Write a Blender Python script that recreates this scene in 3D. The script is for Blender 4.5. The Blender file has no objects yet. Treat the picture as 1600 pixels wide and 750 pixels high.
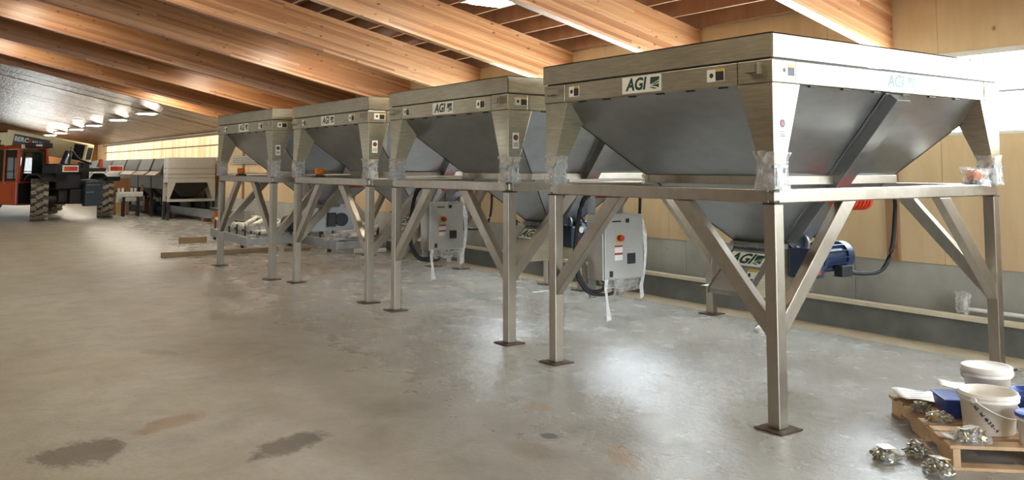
import bpy, math, random
from mathutils import Vector, Matrix
import numpy as np
R = math.radians
PI = math.pi
scene = bpy.context.scene
COL = scene.collection

# ---------------------------------------------------------------- camera, sky, sun, exposure
# room axes: X = across the barn towards the right wall, Y = along the barn, Z up
YAW, PITCH, FPX, CY = 0.612, 0.0737, 1339.4, 162.1
cam_d = bpy.data.cameras.new('camera')
cam = bpy.data.objects.new('camera', cam_d); COL.objects.link(cam)
cam.location = (0, 0, 1.65)
cam.rotation_euler = (PI / 2 + PITCH, 0, -YAW)
cam_d.sensor_width = 36
cam_d.lens = FPX / 1600 * 36
cam_d.shift_y = -(375 - CY) / 1600
cam_d.clip_start = 0.05; cam_d.clip_end = 300
scene.camera = cam
vs = scene.view_settings
vs.view_transform = 'Standard'; vs.look = 'None'; vs.gamma = 1; vs.use_curve_mapping = False
vs.exposure = 0.95
w = bpy.data.worlds.new('sky'); scene.world = w; w.use_nodes = True
w.node_tree.nodes['Background'].inputs[0].default_value = (0.80, 0.90, 1.0, 1)
w.node_tree.nodes['Background'].inputs[1].default_value = 1.6
sun_d = bpy.data.lights.new('sun', 'SUN'); sun = bpy.data.objects.new('sun', sun_d); COL.objects.link(sun)
sun_d.energy = 3.6; sun_d.angle = R(0.6); sun_d.color = (1, 0.93, 0.82)
sun.location = (-30, -20, 60)
sun.rotation_euler = Vector((0.45, 0.30, -0.84)).to_track_quat('-Z', 'Y').to_euler()

def area(name, loc, direction, sx, sy, power, color):
    d = bpy.data.lights.new(name, 'AREA'); d.shape = 'RECTANGLE'; d.size = sx; d.size_y = sy
    d.energy = power; d.color = color
    o = bpy.data.objects.new(name, d); COL.objects.link(o)
    o.location = loc; o.rotation_euler = Vector(direction).to_track_quat('-Z', 'Y').to_euler()
    return o
# daylight through the big door behind the photographer; fill light added at an unseen opening in the left wall
area('daylight_front_door', (3.2, -8.9, 2.3), (0, 1, 0.0), 7.0, 4.4, 580, (0.80, 0.91, 1.0))
area('left_fill', (-11.85, 30.0, 2.2), (1, 0, 0.0), 7.0, 3.6, 260, (0.90, 0.95, 1.0))

WIN_E = 17.0          # brightness of the daylit window panes
LAMP_E = 80.0        # ceiling lamps

# ---------------------------------------------------------------- helpers
class MB:
    def __init__(s): s.v = []; s.f = []; s.sm = []
    def add(s, vs, fs, smooth=False):
        n = len(s.v); s.v += [tuple(p) for p in vs]
        s.f += [tuple(i + n for i in f) for f in fs]; s.sm += [smooth] * len(fs)
        return s
    def box(s, a, b, M=None):
        x0, y0, z0 = a; x1, y1, z1 = b
        vs = [(x0,y0,z0),(x1,y0,z0),(x1,y1,z0),(x0,y1,z0),(x0,y0,z1),(x1,y0,z1),(x1,y1,z1),(x0,y1,z1)]
        if M is not None: vs = [M @ Vector(p) for p in vs]
        return s.add(vs, [(0,3,2,1),(4,5,6,7),(0,1,5,4),(1,2,6,5),(2,3,7,6),(3,0,4,7)])
    def hexa(s, bot, top):   # two quads, same winding (counter-clockwise from above)
        return s.add(list(bot) + list(top), [(0,3,2,1),(4,5,6,7),(0,1,5,4),(1,2,6,5),(2,3,7,6),(3,0,4,7)])
    def bar(s, p, q, w, h, up=(0,0,1)):   # rectangular bar between two points
        p = Vector(p); q = Vector(q); d = (q - p).normalized(); up = Vector(up)
        sd = d.cross(up)
        if sd.length < 1e-4: sd = d.cross(Vector((0,1,0)))
        sd.normalize(); u2 = sd.cross(d).normalized()
        a, b = sd * w / 2, u2 * h / 2
        return s.hexa([p-a-b, p+a-b, q+a-b, q-a-b], [p-a+b, p+a+b, q+a+b, q-a+b])
    def cyl(s, p, q, r, r2=None, n=16, caps=True):
        p = Vector(p); q = Vector(q); r2 = r if r2 is None else r2
        d = (q - p).normalized(); t = Vector((0,0,1)) if abs(d.z) < .9 else Vector((1,0,0))
        a = d.cross(t).normalized(); b = d.cross(a)
        vs = [p + (a*math.cos(2*PI*i/n) + b*math.sin(2*PI*i/n))*r for i in range(n)] + \
             [q + (a*math.cos(2*PI*i/n) + b*math.sin(2*PI*i/n))*r2 for i in range(n)]
        s.add(vs, [(i, n+i, n+(i+1)%n, (i+1)%n) for i in range(n)], True)
        if caps: s.add(vs, [tuple(range(n)), tuple(range(2*n-1, n-1, -1))])
        return s
    def tube(s, pts, r, n=8):
        pts = [Vector(p) for p in pts]; rings = []
        if len(pts) >= 4:   # smooth the run
            e = [pts[0]*2-pts[1]] + pts + [pts[-1]*2-pts[-2]]; out = []
            for i in range(1, len(e)-2):
                a, b, c, d = e[i-1:i+3]
                for k in range(5):
                    t = k/5; out.append(.5*((2*b) + (c-a)*t + (2*a-5*b+4*c-d)*t*t + (3*b-a-3*c+d)*t**3))
            pts = out + [pts[-1]]
        for i, p in enumerate(pts):
            d = (pts[min(i+1, len(pts)-1)] - pts[max(i-1, 0)]).normalized()
            t = Vector((0,0,1)) if abs(d.z) < .95 else Vector((1,0,0))
            a = d.cross(t).normalized(); b = d.cross(a)
            rings.append([p + (a*math.cos(2*PI*k/n) + b*math.sin(2*PI*k/n))*r for k in range(n)])
        vs = [v for g in rings for v in g]; fs = []
        for i in range(len(pts)-1):
            for k in range(n): fs.append((i*n+k, (i+1)*n+k, (i+1)*n+(k+1)%n, i*n+(k+1)%n))
        s.add(vs, fs, True)
        s.add(rings[0], [tuple(range(n))]); s.add(rings[-1], [tuple(range(n-1, -1, -1))])
        return s
    def lathe(s, prof, n=28, c=(0,0,0), axis='z'):
        vs = []
        for r, z in prof:
            for k in range(n):
                x, y = r*math.cos(2*PI*k/n), r*math.sin(2*PI*k/n)
                vs.append((c[0]+x, c[1]+y, c[2]+z) if axis == 'z' else (c[0]+z, c[1]+x, c[2]+y))
        fs = []
        for i in range(len(prof)-1):
            for k in range(n): fs.append((i*n+k, i*n+(k+1)%n, (i+1)*n+(k+1)%n, (i+1)*n+k))
        return s.add(vs, fs, True)
    def prism(s, poly, d0, d1, fn):   # extrude a 2D polygon; fn(a, b, d) -> 3D point
        n = len(poly)
        vs = [fn(a, b, d0) for a, b in poly] + [fn(a, b, d1) for a, b in poly]
        return s.add(vs, [tuple(range(n-1, -1, -1)), tuple(range(n, 2*n))] + [(i, (i+1) % n, n+(i+1) % n, n+i) for i in range(n)])
    def mesh(s, name, mat):
        me = bpy.data.meshes.new(name); me.from_pydata([tuple(p) for p in s.v], [], s.f)
        me.polygons.foreach_set('use_smooth', s.sm)
        if mat: me.materials.append(mat)
        me.validate(); me.update()
        return me
    def obj(s, name, mat, parent=None, fix=True, bevel=0):
        me = s.mesh(name, mat)
        if fix:
            import bmesh
            bm = bmesh.new(); bm.from_mesh(me); bmesh.ops.recalc_face_normals(bm, faces=bm.faces); bm.to_mesh(me); bm.free()
        o = bpy.data.objects.new(name, me); COL.objects.link(o)
        if parent: o.parent = parent
        if bevel:
            m = o.modifiers.new('bevel', 'BEVEL'); m.width = bevel; m.segments = 2; m.limit_method = 'ANGLE'
        return o

def tag(o, label=None, cat=None, group=None, kind=None):
    if label: o['label'] = label
    if cat: o['category'] = cat
    if group: o['group'] = group
    if kind: o['kind'] = kind
    return o
def thing(name, label, cat, loc=(0,0,0), rz=0, group=None):
    o = bpy.data.objects.new(name, None); COL.objects.link(o)
    o.location = loc; o.rotation_euler = (0, 0, rz); o.empty_display_size = 0.2
    return tag(o, label, cat, group)
def inst(o, name, parent, loc=None, rot=None):   # another piece sharing mesh data
    c = o.copy(); c.name = name; COL.objects.link(c); c.parent = parent
    if loc is not None: c.location = loc
    if rot is not None: c.rotation_euler = rot
    return c
def copy_tree(o, parent=None):
    c = o.copy(); COL.objects.link(c); c.parent = parent
    for ch in list(o.children): copy_tree(ch, c)
    return c

# ---------------------------------------------------------------- materials
def hexc(h):
    v = [int(h[i:i+2], 16)/255 for i in (0, 2, 4)]
    return tuple(x/12.92 if x < .04045 else ((x+.055)/1.055)**2.4 for x in v) + (1,)
class Mat:
    def __init__(s, name):
        s.m = bpy.data.materials.new(name); s.m.use_nodes = True
        s.t = s.m.node_tree; s.b = s.t.nodes['Principled BSDF']
    def n(s, kind, **kw):
        nd = s.t.nodes.new(kind)
        for k, v in kw.items():
            if k.startswith('i_'):
                nd.inputs[k[2:].replace('_', ' ')].default_value = v
            else: setattr(nd, k, v)
        return nd
    def l(s, a, b): s.t.links.new(a, b); return s
    def coord(s, scale=(1,1,1), which='Object'):
        tc = s.n('ShaderNodeTexCoord'); mp = s.n('ShaderNodeMapping'); mp.inputs['Scale'].default_value = scale
        s.l(tc.outputs[which], mp.inputs['Vector']); return mp.outputs[0]
    def geo_pos(s, scale=(1,1,1)):
        g = s.n('ShaderNodeNewGeometry'); mp = s.n('ShaderNodeMapping'); mp.inputs['Scale'].default_value = scale
        s.l(g.outputs['Position'], mp.inputs['Vector']); return mp.outputs[0]
    def noise(s, vec, scale, detail=4, rough=.55, dist=0):
        nd = s.n('ShaderNodeTexNoise'); nd.inputs['Scale'].default_value = scale; nd.inputs['Detail'].default_value = detail
        nd.inputs['Roughness'].default_value = rough; nd.inputs['Distortion'].default_value = dist
        s.l(vec, nd.inputs['Vector']); return nd.outputs['Fac']
    def ramp(s, fac, stops):
        r = s.n('ShaderNodeValToRGB'); e = r.color_ramp.elements
        while len(e) < len(stops): e.new(.5)
        for el, (p, c) in zip(e, stops): el.position = p; el.color = c if len(c) == 4 else tuple(c) + (1,)
        s.l(fac, r.inputs[0]); return r.outputs[0]
    def mix(s, fac, a, b, blend='MIX'):
        nd = s.n('ShaderNodeMix', data_type='RGBA', blend_type=blend)
        for sock, val in ((nd.inputs[0], fac), (nd.inputs[6], a), (nd.inputs[7], b)):
            if hasattr(val, 'links'): s.l(val, sock)
            else: sock.default_value = val
        return nd.outputs[2]
    def math(s, op, a, b=None, c=None):
        nd = s.n('ShaderNodeMath', operation=op)
        for i, v in enumerate((a, b, c)):
            if v is None: continue
            if hasattr(v, 'links'): s.l(v, nd.inputs[i])
            else: nd.inputs[i].default_value = v
        return nd.outputs[0]
    def rng(s, fac, a0, a1, b0, b1):
        nd = s.n('ShaderNodeMapRange'); s.l(fac, nd.inputs[0])
        for i, v in enumerate((a0, a1, b0, b1)): nd.inputs[i+1].default_value = v
        return nd.outputs[0]
    def bump(s, h, strength=.2, dist=.01):
        nd = s.n('ShaderNodeBump'); nd.inputs['Strength'].default_value = strength; nd.inputs['Distance'].default_value = dist
        s.l(h, nd.inputs['Height']); s.l(nd.outputs[0], s.b.inputs['Normal']); return s
    def base(s, c):
        if hasattr(c, 'links'): s.l(c, s.b.inputs['Base Color'])
        else: s.b.inputs['Base Color'].default_value = c
        return s
    def set(s, **kw):
        for k, v in kw.items():
            sock = s.b.inputs[k.replace('_', ' ')]
            if hasattr(v, 'links'): s.l(v, sock)
            else: sock.default_value = v
        return s

def simple(name, hx, rough=.5, metal=0, var=.12, scale=9):
    m = Mat(name); c = hexc(hx)
    d = tuple(x*(1-var) for x in c[:3]) + (1,); e = tuple(min(1, x*(1+var)) for x in c[:3]) + (1,)
    f = m.noise(m.coord(), scale, 5)
    m.base(m.ramp(f, [(.3, d), (.7, e)])).set(Roughness=rough, Metallic=metal)
    return m.m
def steel(name, hx, rough=.4, brushed=(1, 1, 14), var=.16, dirt=.25):
    m = Mat(name); c = hexc(hx)
    p = m.coord(brushed); q = m.coord((1, 1, 1))
    f = m.noise(p, 6, 6, .6); g = m.noise(q, 2.2, 5, .65)
    col = m.ramp(f, [(.3, tuple(x*(1-var) for x in c[:3])), (.7, tuple(min(1, x*(1+var)) for x in c[:3]))])
    col = m.mix(m.rng(g, .5, .75, 0, dirt), col, tuple(x*.62 for x in c[:3]) + (1,))
    m.base(col).set(Metallic=1.0, Roughness=m.rng(g, .25, .75, rough-.08, rough+.1))
    m.bump(f, .05, .003)
    return m.m
def emit(name, color, strength):
    m = Mat(name); m.base((.8, .8, .8, 1)).set(Emission_Color=color, Emission_Strength=strength); return m.m

M_STEEL = steel('stainless_steel', 'a9a18a', .42)
M_SHEET = steel('stainless_sheet', 'a6a9ab', .36, (1, 1, 3), .07, .15)
M_TUBE = steel('mill_finish_tube', 'aaa192', .42, (2.5, 2.5, 1.4), .07, .35)
M_GALV = steel('galvanised_steel', 'a8aaa8', .5, (1, 1, 1), .15, .3)
M_DARKST = simple('rusty_base_plate', '5a4a3c', .6, .6, .3)
M_WELD = simple('weld_seam', '3d3833', .6, .4)
M_BLACK = simple('black_rubber', '17181a', .55, 0, .2)
M_BLUE = simple('navy_motor_paint', '22324d', .42, .0, .15)
M_RED = simple('vibrator_red_paint', 'cf4526', .45)
M_CAB = simple('light_grey_enclosure', 'b9b8b2', .42, .3, .05)
M_WHITE = simple('white_plastic', 'e6e4dc', .45, 0, .05)
M_PVC = simple('white_pvc', 'eceae2', .38, 0, .04)
M_LABEL = simple('label_white', 'f2f0e2', .5, 0, .02)
M_GREEN = simple('logo_green', '1d4632', .5, 0, .05)
M_LBLK = simple('label_black', '23262a', .5, 0, .1)
M_LYEL = simple('label_yellow', 'd9b92a', .5, 0, .05)
M_LRED = simple('label_red', 'b03026', .5, 0, .05)
M_AMBER = Mat('amber_lens').base(hexc('e07c1c')).set(Roughness=.25, Transmission_Weight=.25).m
M_WOOD_LOOSE = simple('loose_lumber', '8f7a5c', .7, 0, .2, 5)

def plywood(name, hx, hx2):
    m = Mat(name)
    rnd = m.n('ShaderNodeObjectInfo').outputs['Random']
    p = m.geo_pos((1.2, 1.2, .28)); q = m.geo_pos()
    f = m.noise(p, 4.5, 6, .6, .6)
    col = m.ramp(f, [(.25, hexc(hx2)), (.75, hexc(hx))])
    col = m.mix(m.rng(rnd, 0, 1, 0, .28), col, hexc(hx2))
    vo = m.n('ShaderNodeTexVoronoi', feature='F1'); vo.inputs['Scale'].default_value = 3.2
    mp = m.n('ShaderNodeMapping'); mp.inputs['Scale'].default_value = (1, 1, .8); g = m.n('ShaderNodeNewGeometry')
    m.l(g.outputs['Position'], mp.inputs[0]); m.l(mp.outputs[0], vo.inputs['Vector'])
    k = m.rng(vo.outputs['Distance'], .02, .085, .8, 0)
    col = m.mix(k, col, hexc('5d3c20'))
    m.base(col).set(Roughness=.62); m.bump(f, .05, .004)
    return m.m
M_PLY = plywood('plywood_sheathing', 'd9c19c', 'c8ab80')
M_POST = plywood('timber_post', 'a07a58', '876347')
M_DECK = plywood('roof_deck_plywood', '9a7458', '7d5a42')
M_PURL = plywood('purlin_timber', 'b08a68', '93694a')

def glulam():
    m = Mat('glulam_timber')
    isl = m.n('ShaderNodeNewGeometry').outputs['Random Per Island']
    p = m.geo_pos((.35, 3, 9)); f = m.noise(p, 6, 6, .62, .3)
    a = m.ramp(isl, [(0, hexc('ad7448')), (.3, hexc('c48e5e')), (.65, hexc('d4a474')), (1, hexc('9a623c'))])
    col = m.mix(m.rng(f, .35, .75, .0, .35), a, hexc('96613a'))
    vo = m.n('ShaderNodeTexVoronoi', feature='F1'); vo.inputs['Scale'].default_value = 4.6
    vo.inputs['Randomness'].default_value = 1
    m.l(m.geo_pos((1, .5, 2.2)), vo.inputs['Vector'])
    sel = m.n('ShaderNodeSeparateColor'); m.l(vo.outputs['Color'], sel.inputs[0])
    k = m.rng(vo.outputs['Distance'], .06, .17, .9, 0)
    k = m.math('MULTIPLY', k, m.rng(sel.outputs[0], .40, .45, 0, 1))
    col = m.mix(k, col, hexc('4a2712'))
    m.base(col).set(Roughness=.36); m.bump(f, .06, .003)
    return m.m
M_GLU = glulam()

def concrete_wall():
    m = Mat('cast_concrete'); q = m.geo_pos()
    f = m.noise(q, 1.3, 7, .62); g = m.noise(q, 30, 3)
    col = m.ramp(f, [(.25, hexc('8f8e85')), (.7, hexc('b3b1a6'))])
    vo = m.n('ShaderNodeTexVoronoi'); vo.inputs['Scale'].default_value = 5; m.l(q, vo.inputs['Vector'])
    col = m.mix(m.rng(vo.outputs['Distance'], .03, .07, .6, 0), col, hexc('55534d'))
    m.base(col).set(Roughness=.75); m.bump(g, .12, .004)
    return m.m
M_CONC = concrete_wall()
M_KERB = simple('kerb_concrete', '70716c', .7, 0, .18, 4)
M_TRIM = simple('pale_timber_trim', 'd9cfb4', .6, 0, .06)
M_FRAME = simple('grey_window_rail', '9a9aa6', .5, .2)
M_HEAD = simple('window_head_trim', 'd8d6cf', .5, 0, .04)
M_PANE = emit('daylit_pane', (.80, .91, 1.0, 1), WIN_E)
M_PANE2 = emit('end_door_pane', (.90, .97, 1.0, 1), 4.5)
M_LAMP = emit('lamp_diffuser', (1.0, .92, .78, 1), LAMP_E)
M_LAMPB = simple('lamp_housing', 'c9c2ac', .4, .2)
M_BROWN = plywood('end_wall_boards', '9a6a3c', '7d5029')
M_DARK = simple('dark_door_panel', '2a211b', .7)

def foil():
    m = Mat('reflective_foil'); q = m.geo_pos()
    f = m.noise(m.geo_pos((1.3, .5, 1)), 7, 5, .6, .5); g = m.noise(m.geo_pos((6, .4, 1)), 5, 3, .5)
    h = m.math('ADD', f, g)
    col = m.ramp(f, [(.3, hexc('7d7262')), (.7, hexc('9b8f7c'))])
    m.base(col).set(Metallic=1.0, Roughness=.25); m.bump(h, .9, .04)
    return m.m
M_FOIL = foil()

def floor_mat():
    m = Mat('polished_concrete_floor'); q = m.geo_pos()
    big = m.noise(q, .35, 5, .6, .4); mid = m.noise(q, 1.7, 7, .65, .6); fine = m.noise(m.geo_pos((1, .8, 1)), 30, 5, .65); grit = m.noise(q, 75, 3, .6)
    strk = m.noise(m.geo_pos((1.0, .6, 1)), 9.0, 8, .7, .3)
    col = m.ramp(mid, [(.25, hexc('85827a')), (.5, hexc('9e9b90')), (.75, hexc('aeaba0'))])
    col = m.mix(m.rng(big, .42, .62, 0, .5), col, hexc('998e79'))
    col = m.mix(m.rng(strk, .50, .74, 0, .5), col, hexc('8a7856'))
    col = m.mix(m.rng(fine, .42, .72, 0, .34), col, hexc('7d7464'))
    col = m.mix(m.rng(grit, .55, .8, 0, .35), col, hexc('6f675a'))
    sx = m.n('ShaderNodeSeparateXYZ'); m.l(q, sx.inputs[0]); X, Y = sx.outputs[0], sx.outputs[1]
    # cleaner unsealed strip along the kerb
    wob = m.math('ADD', X, m.math('MULTIPLY', m.math('SUBTRACT', mid, .5), .12))
    strip = m.rng(wob, 7.52, 7.62, 0, 1)
    col = m.mix(m.math('MULTIPLY', strip, .75), col, hexc('b5a583'))
    # tyre tracks running down the aisle
    for x0, wd, k in ((2.15, .22, .28), (.55, .25, .22)):
        d = m.math('ABSOLUTE', m.math('SUBTRACT', m.math('ADD', X, m.math('MULTIPLY', m.math('SUBTRACT', big, .5), 1.2)), x0))
        col = m.mix(m.math('MULTIPLY', m.rng(d, wd*.4, wd, 1, 0), m.math('MULTIPLY', mid, 2*k)), col, hexc('83725a'))
    # oil and rust stains with a shape of their own: (x, y, rx, ry, angle, colour, strength)
    for (x, y, rx, ry, an, c, st) in (
        (.90, 5.60, .24, .24, .0, '2b1c12', .95), (1.92, 5.06, .27, .13, .5, '2a2119', .95), (1.46, 5.92, .28, .12, .5, '7d5c33', .7),
        (3.30, 4.30, .045, .06, 0, '181716', .95), (3.05, 4.12, .12, .19, .2, '7d6c53', .6), (2.60, 7.6, .35, .6, .3, '85724f', .3),
        (1.9, 8.2, .10, .2, .5, '6d5f4a', .5), (3.62, 4.88, .10, .14, .2, '94713a', .75), (3.4, 3.75, .08, .22, -.5, '94713a', .75), (2.75, 5.4, .3, .22, 0, '6f675a', .35)):
        dx, dy = m.math('SUBTRACT', X, x), m.math('SUBTRACT', Y, y)
        ca, sa = math.cos(an), math.sin(an)
        a = m.math('DIVIDE', m.math('ADD', m.math('MULTIPLY', dx, ca), m.math('MULTIPLY', dy, sa)), rx)
        b = m.math('DIVIDE', m.math('SUBTRACT', m.math('MULTIPLY', dy, ca), m.math('MULTIPLY', dx, sa)), ry)
        d = m.math('SQRT', m.math('ADD', m.math('MULTIPLY', a, a), m.math('MULTIPLY', b, b)))
        d = m.math('ADD', d, m.math('MULTIPLY', m.math('SUBTRACT', strk, .5), 2.2))
        col = m.mix(m.rng(d, .75, 1.15, st, 0), col, hexc(c))
    # the aisle is worn dull and dusty, the slab under the hoppers is still sealed and glossy, part of its pale glare painted into the colour
    wet = m.noise(m.geo_pos((1, .8, 1)), 3.5, 8, .62, .3)
    glo = m.rng(m.math('ADD', m.math('SUBTRACT', X, m.math('MULTIPLY', Y, .10)), m.math('ADD', m.math('MULTIPLY', m.math('SUBTRACT', big, .5), 2.0), m.math('MULTIPLY', m.math('SUBTRACT', mid, .5), 1.0))), .0, 3.0, 0, 1)
    col = m.mix(m.math('MULTIPLY', m.math('MULTIPLY', glo, m.math('SUBTRACT', 1, strip)), m.rng(mid, .3, .7, .12, .38)), col, hexc('b4b6b5'))
    col = m.mix(m.math('MULTIPLY', m.math('SUBTRACT', 1, glo), m.rng(big, .35, .65, .15, .55)), col, hexc('94835f'))
    m.base(col)
    r = m.math('ADD', m.rng(wet, .32, .68, .19, .31), m.math('MULTIPLY', m.math('SUBTRACT', 1, glo), .32))
    m.set(Roughness=m.math('MAXIMUM', r, m.math('MULTIPLY', strip, .6)))
    m.b.inputs['Specular IOR Level'].default_value = .6
    m.bump(m.math('ADD', m.math('MULTIPLY', strk, 1.3), m.math('ADD', m.math('MULTIPLY', fine, .8), m.math('MULTIPLY', grit, .3))), .30, .012)
    return m.m
M_FLOOR = floor_mat()

def film(name, hx, alpha, rough=.12):
    m = Mat(name); f = m.noise(m.coord(), 14, 5, .6, 1.0)
    m.base(hexc(hx)).set(Roughness=rough, Alpha=m.rng(f, .3, .7, alpha-.2, min(1, alpha+.25)))
    m.bump(f, .6, .02); return m.m
M_FILM = film('clear_plastic_film', 'dcdad4', .34)
M_BAG = film('clear_zip_bag', 'dfe3e6', .12)
def tinted(name, hx, a):
    m = Mat(name).base(hexc(hx)).set(Roughness=.05, Alpha=a); return m.m
M_GLASS = tinted('tinted_cab_glass', '24302a', .45)
M_GLASS2 = tinted('dark_side_glass', '3a3426', .9)

# ---------------------------------------------------------------- the setting
ROOF_M, ROOF_Z, WALL_X = .225, 2.8, 8.2
BEAM_D, PURL_D = .58, .24
RIDGE_X = -2.0; LEFT_X = -12.0
def zb(x):            # underside of the glulam beams
    return ROOF_Z - ROOF_M * (x - WALL_X) if x >= RIDGE_X else ROOF_Z - ROOF_M * (2*RIDGE_X - x - WALL_X)
FRONT_Y, END_Y, FOIL_Y = -9.0, 50.0, 24.87
def struct(o): o['kind'] = 'structure'; return o

fl = MB().box((LEFT_X-.3, FRONT_Y-.3, -.2), (WALL_X+.3, END_Y+.3, 0)).obj('floor', M_FLOOR); struct(fl)
ground = struct(MB().box((-90, -90, -.4), (110, 140, -.25)).obj('ground', simple('outside_ground', '8d8a80', .9)))

# bays of the right wall: beams at pitch 2.58 m
BEAM_Y = [4.88 + 2.58*k for k in range(-5, 8)]
wall = MB()
wall.box((WALL_X+.02, FRONT_Y, .70), (WALL_X+.2, END_Y, 1.98))
wall.box((WALL_X+.02, FRONT_Y, 2.72), (WALL_X+.2, END_Y, 3.7))
wins = []
for k in range(-5, 3):
    y0, y1 = 4.88 + 2.58*k + .08, 4.88 + 2.58*(k+1) - .10
    wins.append((y0, y1))
wins = [(a, b) for a, b in wins]
FAR_WIN = (27.35, 48.6)
holes = sorted(wins + [FAR_WIN]); prev = FRONT_Y
for a, b in holes:
    wall.box((WALL_X+.02, prev, 1.98), (WALL_X+.2, a, 2.72)); prev = b
wall.box((WALL_X+.02, prev, 1.98), (WALL_X+.2, END_Y, 2.72))
wr = struct(wall.obj('wall_right', M_PLY))
# cast concrete base in pours, each its own piece
y = FRONT_Y
while y < END_Y:
    y1 = min(y + 2.4, END_Y)
    MB().box((WALL_X, y+.003, 0), (WALL_X+.2, y1-.003, .71)).obj('concrete_panel', M_CONC, wr, bevel=.004)
    y = y1
# plywood sheets, each its own piece
sheet = {}
def ply(y0, y1, z0, z1):
    key = (round(y1-y0, 3), round(z1-z0, 3))
    if key not in sheet:
        sheet[key] = MB().box((-.012, .002, .002), (.018, key[0]-.002, key[1]-.002)).mesh('plywood_panel', M_PLY)
    o = bpy.data.objects.new('plywood_panel', sheet[key]); COL.objects.link(o); o.parent = wr
    o.location = (WALL_X + random.uniform(-.002, .002), y0, z0)
random.seed(4)
y = FRONT_Y
while y < END_Y - .1:
    y1 = min(y + 1.22, END_Y)
    ply(y, y1, .71, 1.98); ply(y, y1, 2.72, 3.62)
    y = y1
prev = None
for a, b in [(holes[i][1], holes[i+1][0]) for i in range(len(holes)-1)] + [(holes[-1][1], END_Y)]:
    n = max(1, round((b-a)/1.22))
    for i in range(n): ply(a+(b-a)*i/n, a+(b-a)*(i+1)/n, 1.98, 2.72)
for by in [4.88 + 2.58*k for k in range(-5, 9)]:
    MB().box((WALL_X-.05, by-.01, .71), (WALL_X+.02, by+.12, zb(WALL_X)+.02)).obj('post', M_POST, wr)
# kerb along the wall with a pale timber strip on it
kb = struct(MB().prism([(7.94, 0), (WALL_X, 0), (WALL_X, .26), (7.97, .26)], FRONT_Y, 24.0, lambda a, b, d: (a, d, b)).obj('trim_1', M_KERB))
struct(MB().box((7.92, FRONT_Y, .255), (8.03, 24.0, .295)).obj('trim_2', M_TRIM, None, bevel=.004))
# windows
def window(n, y0, y1, mids):
    w_ = MB(); 
    for (a, b) in (((WALL_X-.02, y0-.03, 2.70), (WALL_X+.1, y1+.03, 2.75)), ((WALL_X-.02, y0-.03, 1.955), (WALL_X+.1, y1+.03, 1.985))): w_.box(a, b)
    o = struct(w_.obj('window_%d' % n, M_HEAD))
    for ya in (y0, y1-.03): MB().box((WALL_X+.02, ya, 1.98), (WALL_X+.09, ya+.03, 2.72)).obj('frame_stile', M_FRAME, o)
    MB().box((WALL_X+.02, y0, 2.34), (WALL_X+.08, y1, 2.362)).obj('rail', M_FRAME, o)
    if mids:
        for z0, z1 in ((1.985, 2.34), (2.362, 2.70)):
            MB().box((WALL_X+.05, y0+.03, z0), (WALL_X+.06, y1-.03, z1)).obj('pane', M_PANE, o)
    return o
for i, (a, b) in enumerate(wins): window(i+1, a, b, True)
fw = struct(MB().box((WALL_X-.02, FAR_WIN[0], 2.70), (WALL_X+.1, FAR_WIN[1], 2.76)).obj('window_20', M_POST))
MB().box((WALL_X+.1, FAR_WIN[0], 2.36), (WALL_X+.14, FAR_WIN[1], 2.40)).obj('rail', M_WOOD_LOOSE, fw)
# sunlit board wall outside the far opening
bw = thing('board_wall', 'sunlit wall of vertical wood boards beyond the long far opening', 'board wall', (10.6, 30, 0))
M_BOARD = Mat('sunlit_board'); 
_r = M_BOARD.n('ShaderNodeObjectInfo').outputs['Random']
M_BOARD.base(M_BOARD.ramp(_r, [(0, hexc('d4a878')), (.5, hexc('e2bd93')), (1, hexc('ebcda8'))])).set(Roughness=.7); M_BOARD = M_BOARD.m
bmesh_ = MB().box((0, .008, -.2), (.03, .262, 4.2)).mesh('board', M_BOARD)
for i in range(126):
    o = bpy.data.objects.new('board', bmesh_); COL.objects.link(o); o.parent = bw
    o.location = (random.uniform(-.012, .012), .27*i, 0)
MB().box((.03, 0, 1.0), (.08, 34, 1.1)).obj('rail', M_POST, bw)

# other walls
we = struct(MB().box((LEFT_X, END_Y, 0), (WALL_X+.2, END_Y+.2, 6.2)).obj('wall_back', M_BROWN))
struct(MB().box((-1.5, END_Y-.06, 0), (3.29, END_Y-.005, 3.45)).box((3.29, END_Y-.06, 2.21), (4.15, END_Y-.005, 3.45)).obj('door_1', M_DARK))
d2 = MB()
for a, b in (((3.30, 0), (3.40, 2.2)), ((5.30, 0), (5.40, 2.2)), ((4.32, 0), (4.38, 2.2)), ((3.40, 2.12), (5.30, 2.2)), ((3.40, 1.40), (5.30, 1.45))): d2.box((a[0], END_Y-.09, a[1]), (b[0], END_Y-.003, b[1]))
d2 = struct(d2.obj('door_2', M_FRAME))
for x0, x1 in ((3.40, 4.32), (4.38, 5.30)):
    for z0, z1 in ((.02, 1.40), (1.45, 2.12)): MB().box((x0, END_Y-.05, z0), (x1, END_Y-.03, z1)).obj('pane', M_PANE2, d2)
wf = MB()
for a, b in (((LEFT_X, FRONT_Y-.2, 0), (-.3, FRONT_Y, 6.2)), ((6.7, FRONT_Y-.2, 0), (WALL_X+.2, FRONT_Y, 6.2)), ((-.3, FRONT_Y-.2, 4.5), (6.7, FRONT_Y, 6.2))): wf.box(a, b)
struct(wf.obj('wall_front', M_PLY))
wl = MB()
for a, b in (((LEFT_X-.2, FRONT_Y, 0), (LEFT_X, 26.5, 6)), ((LEFT_X-.2, 33.5, 0), (LEFT_X, END_Y, 6)), ((LEFT_X-.2, 26.5, 4.0), (LEFT_X, 33.5, 6))): wl.box(a, b)
struct(wl.obj('wall_left', M_PLY))

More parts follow.
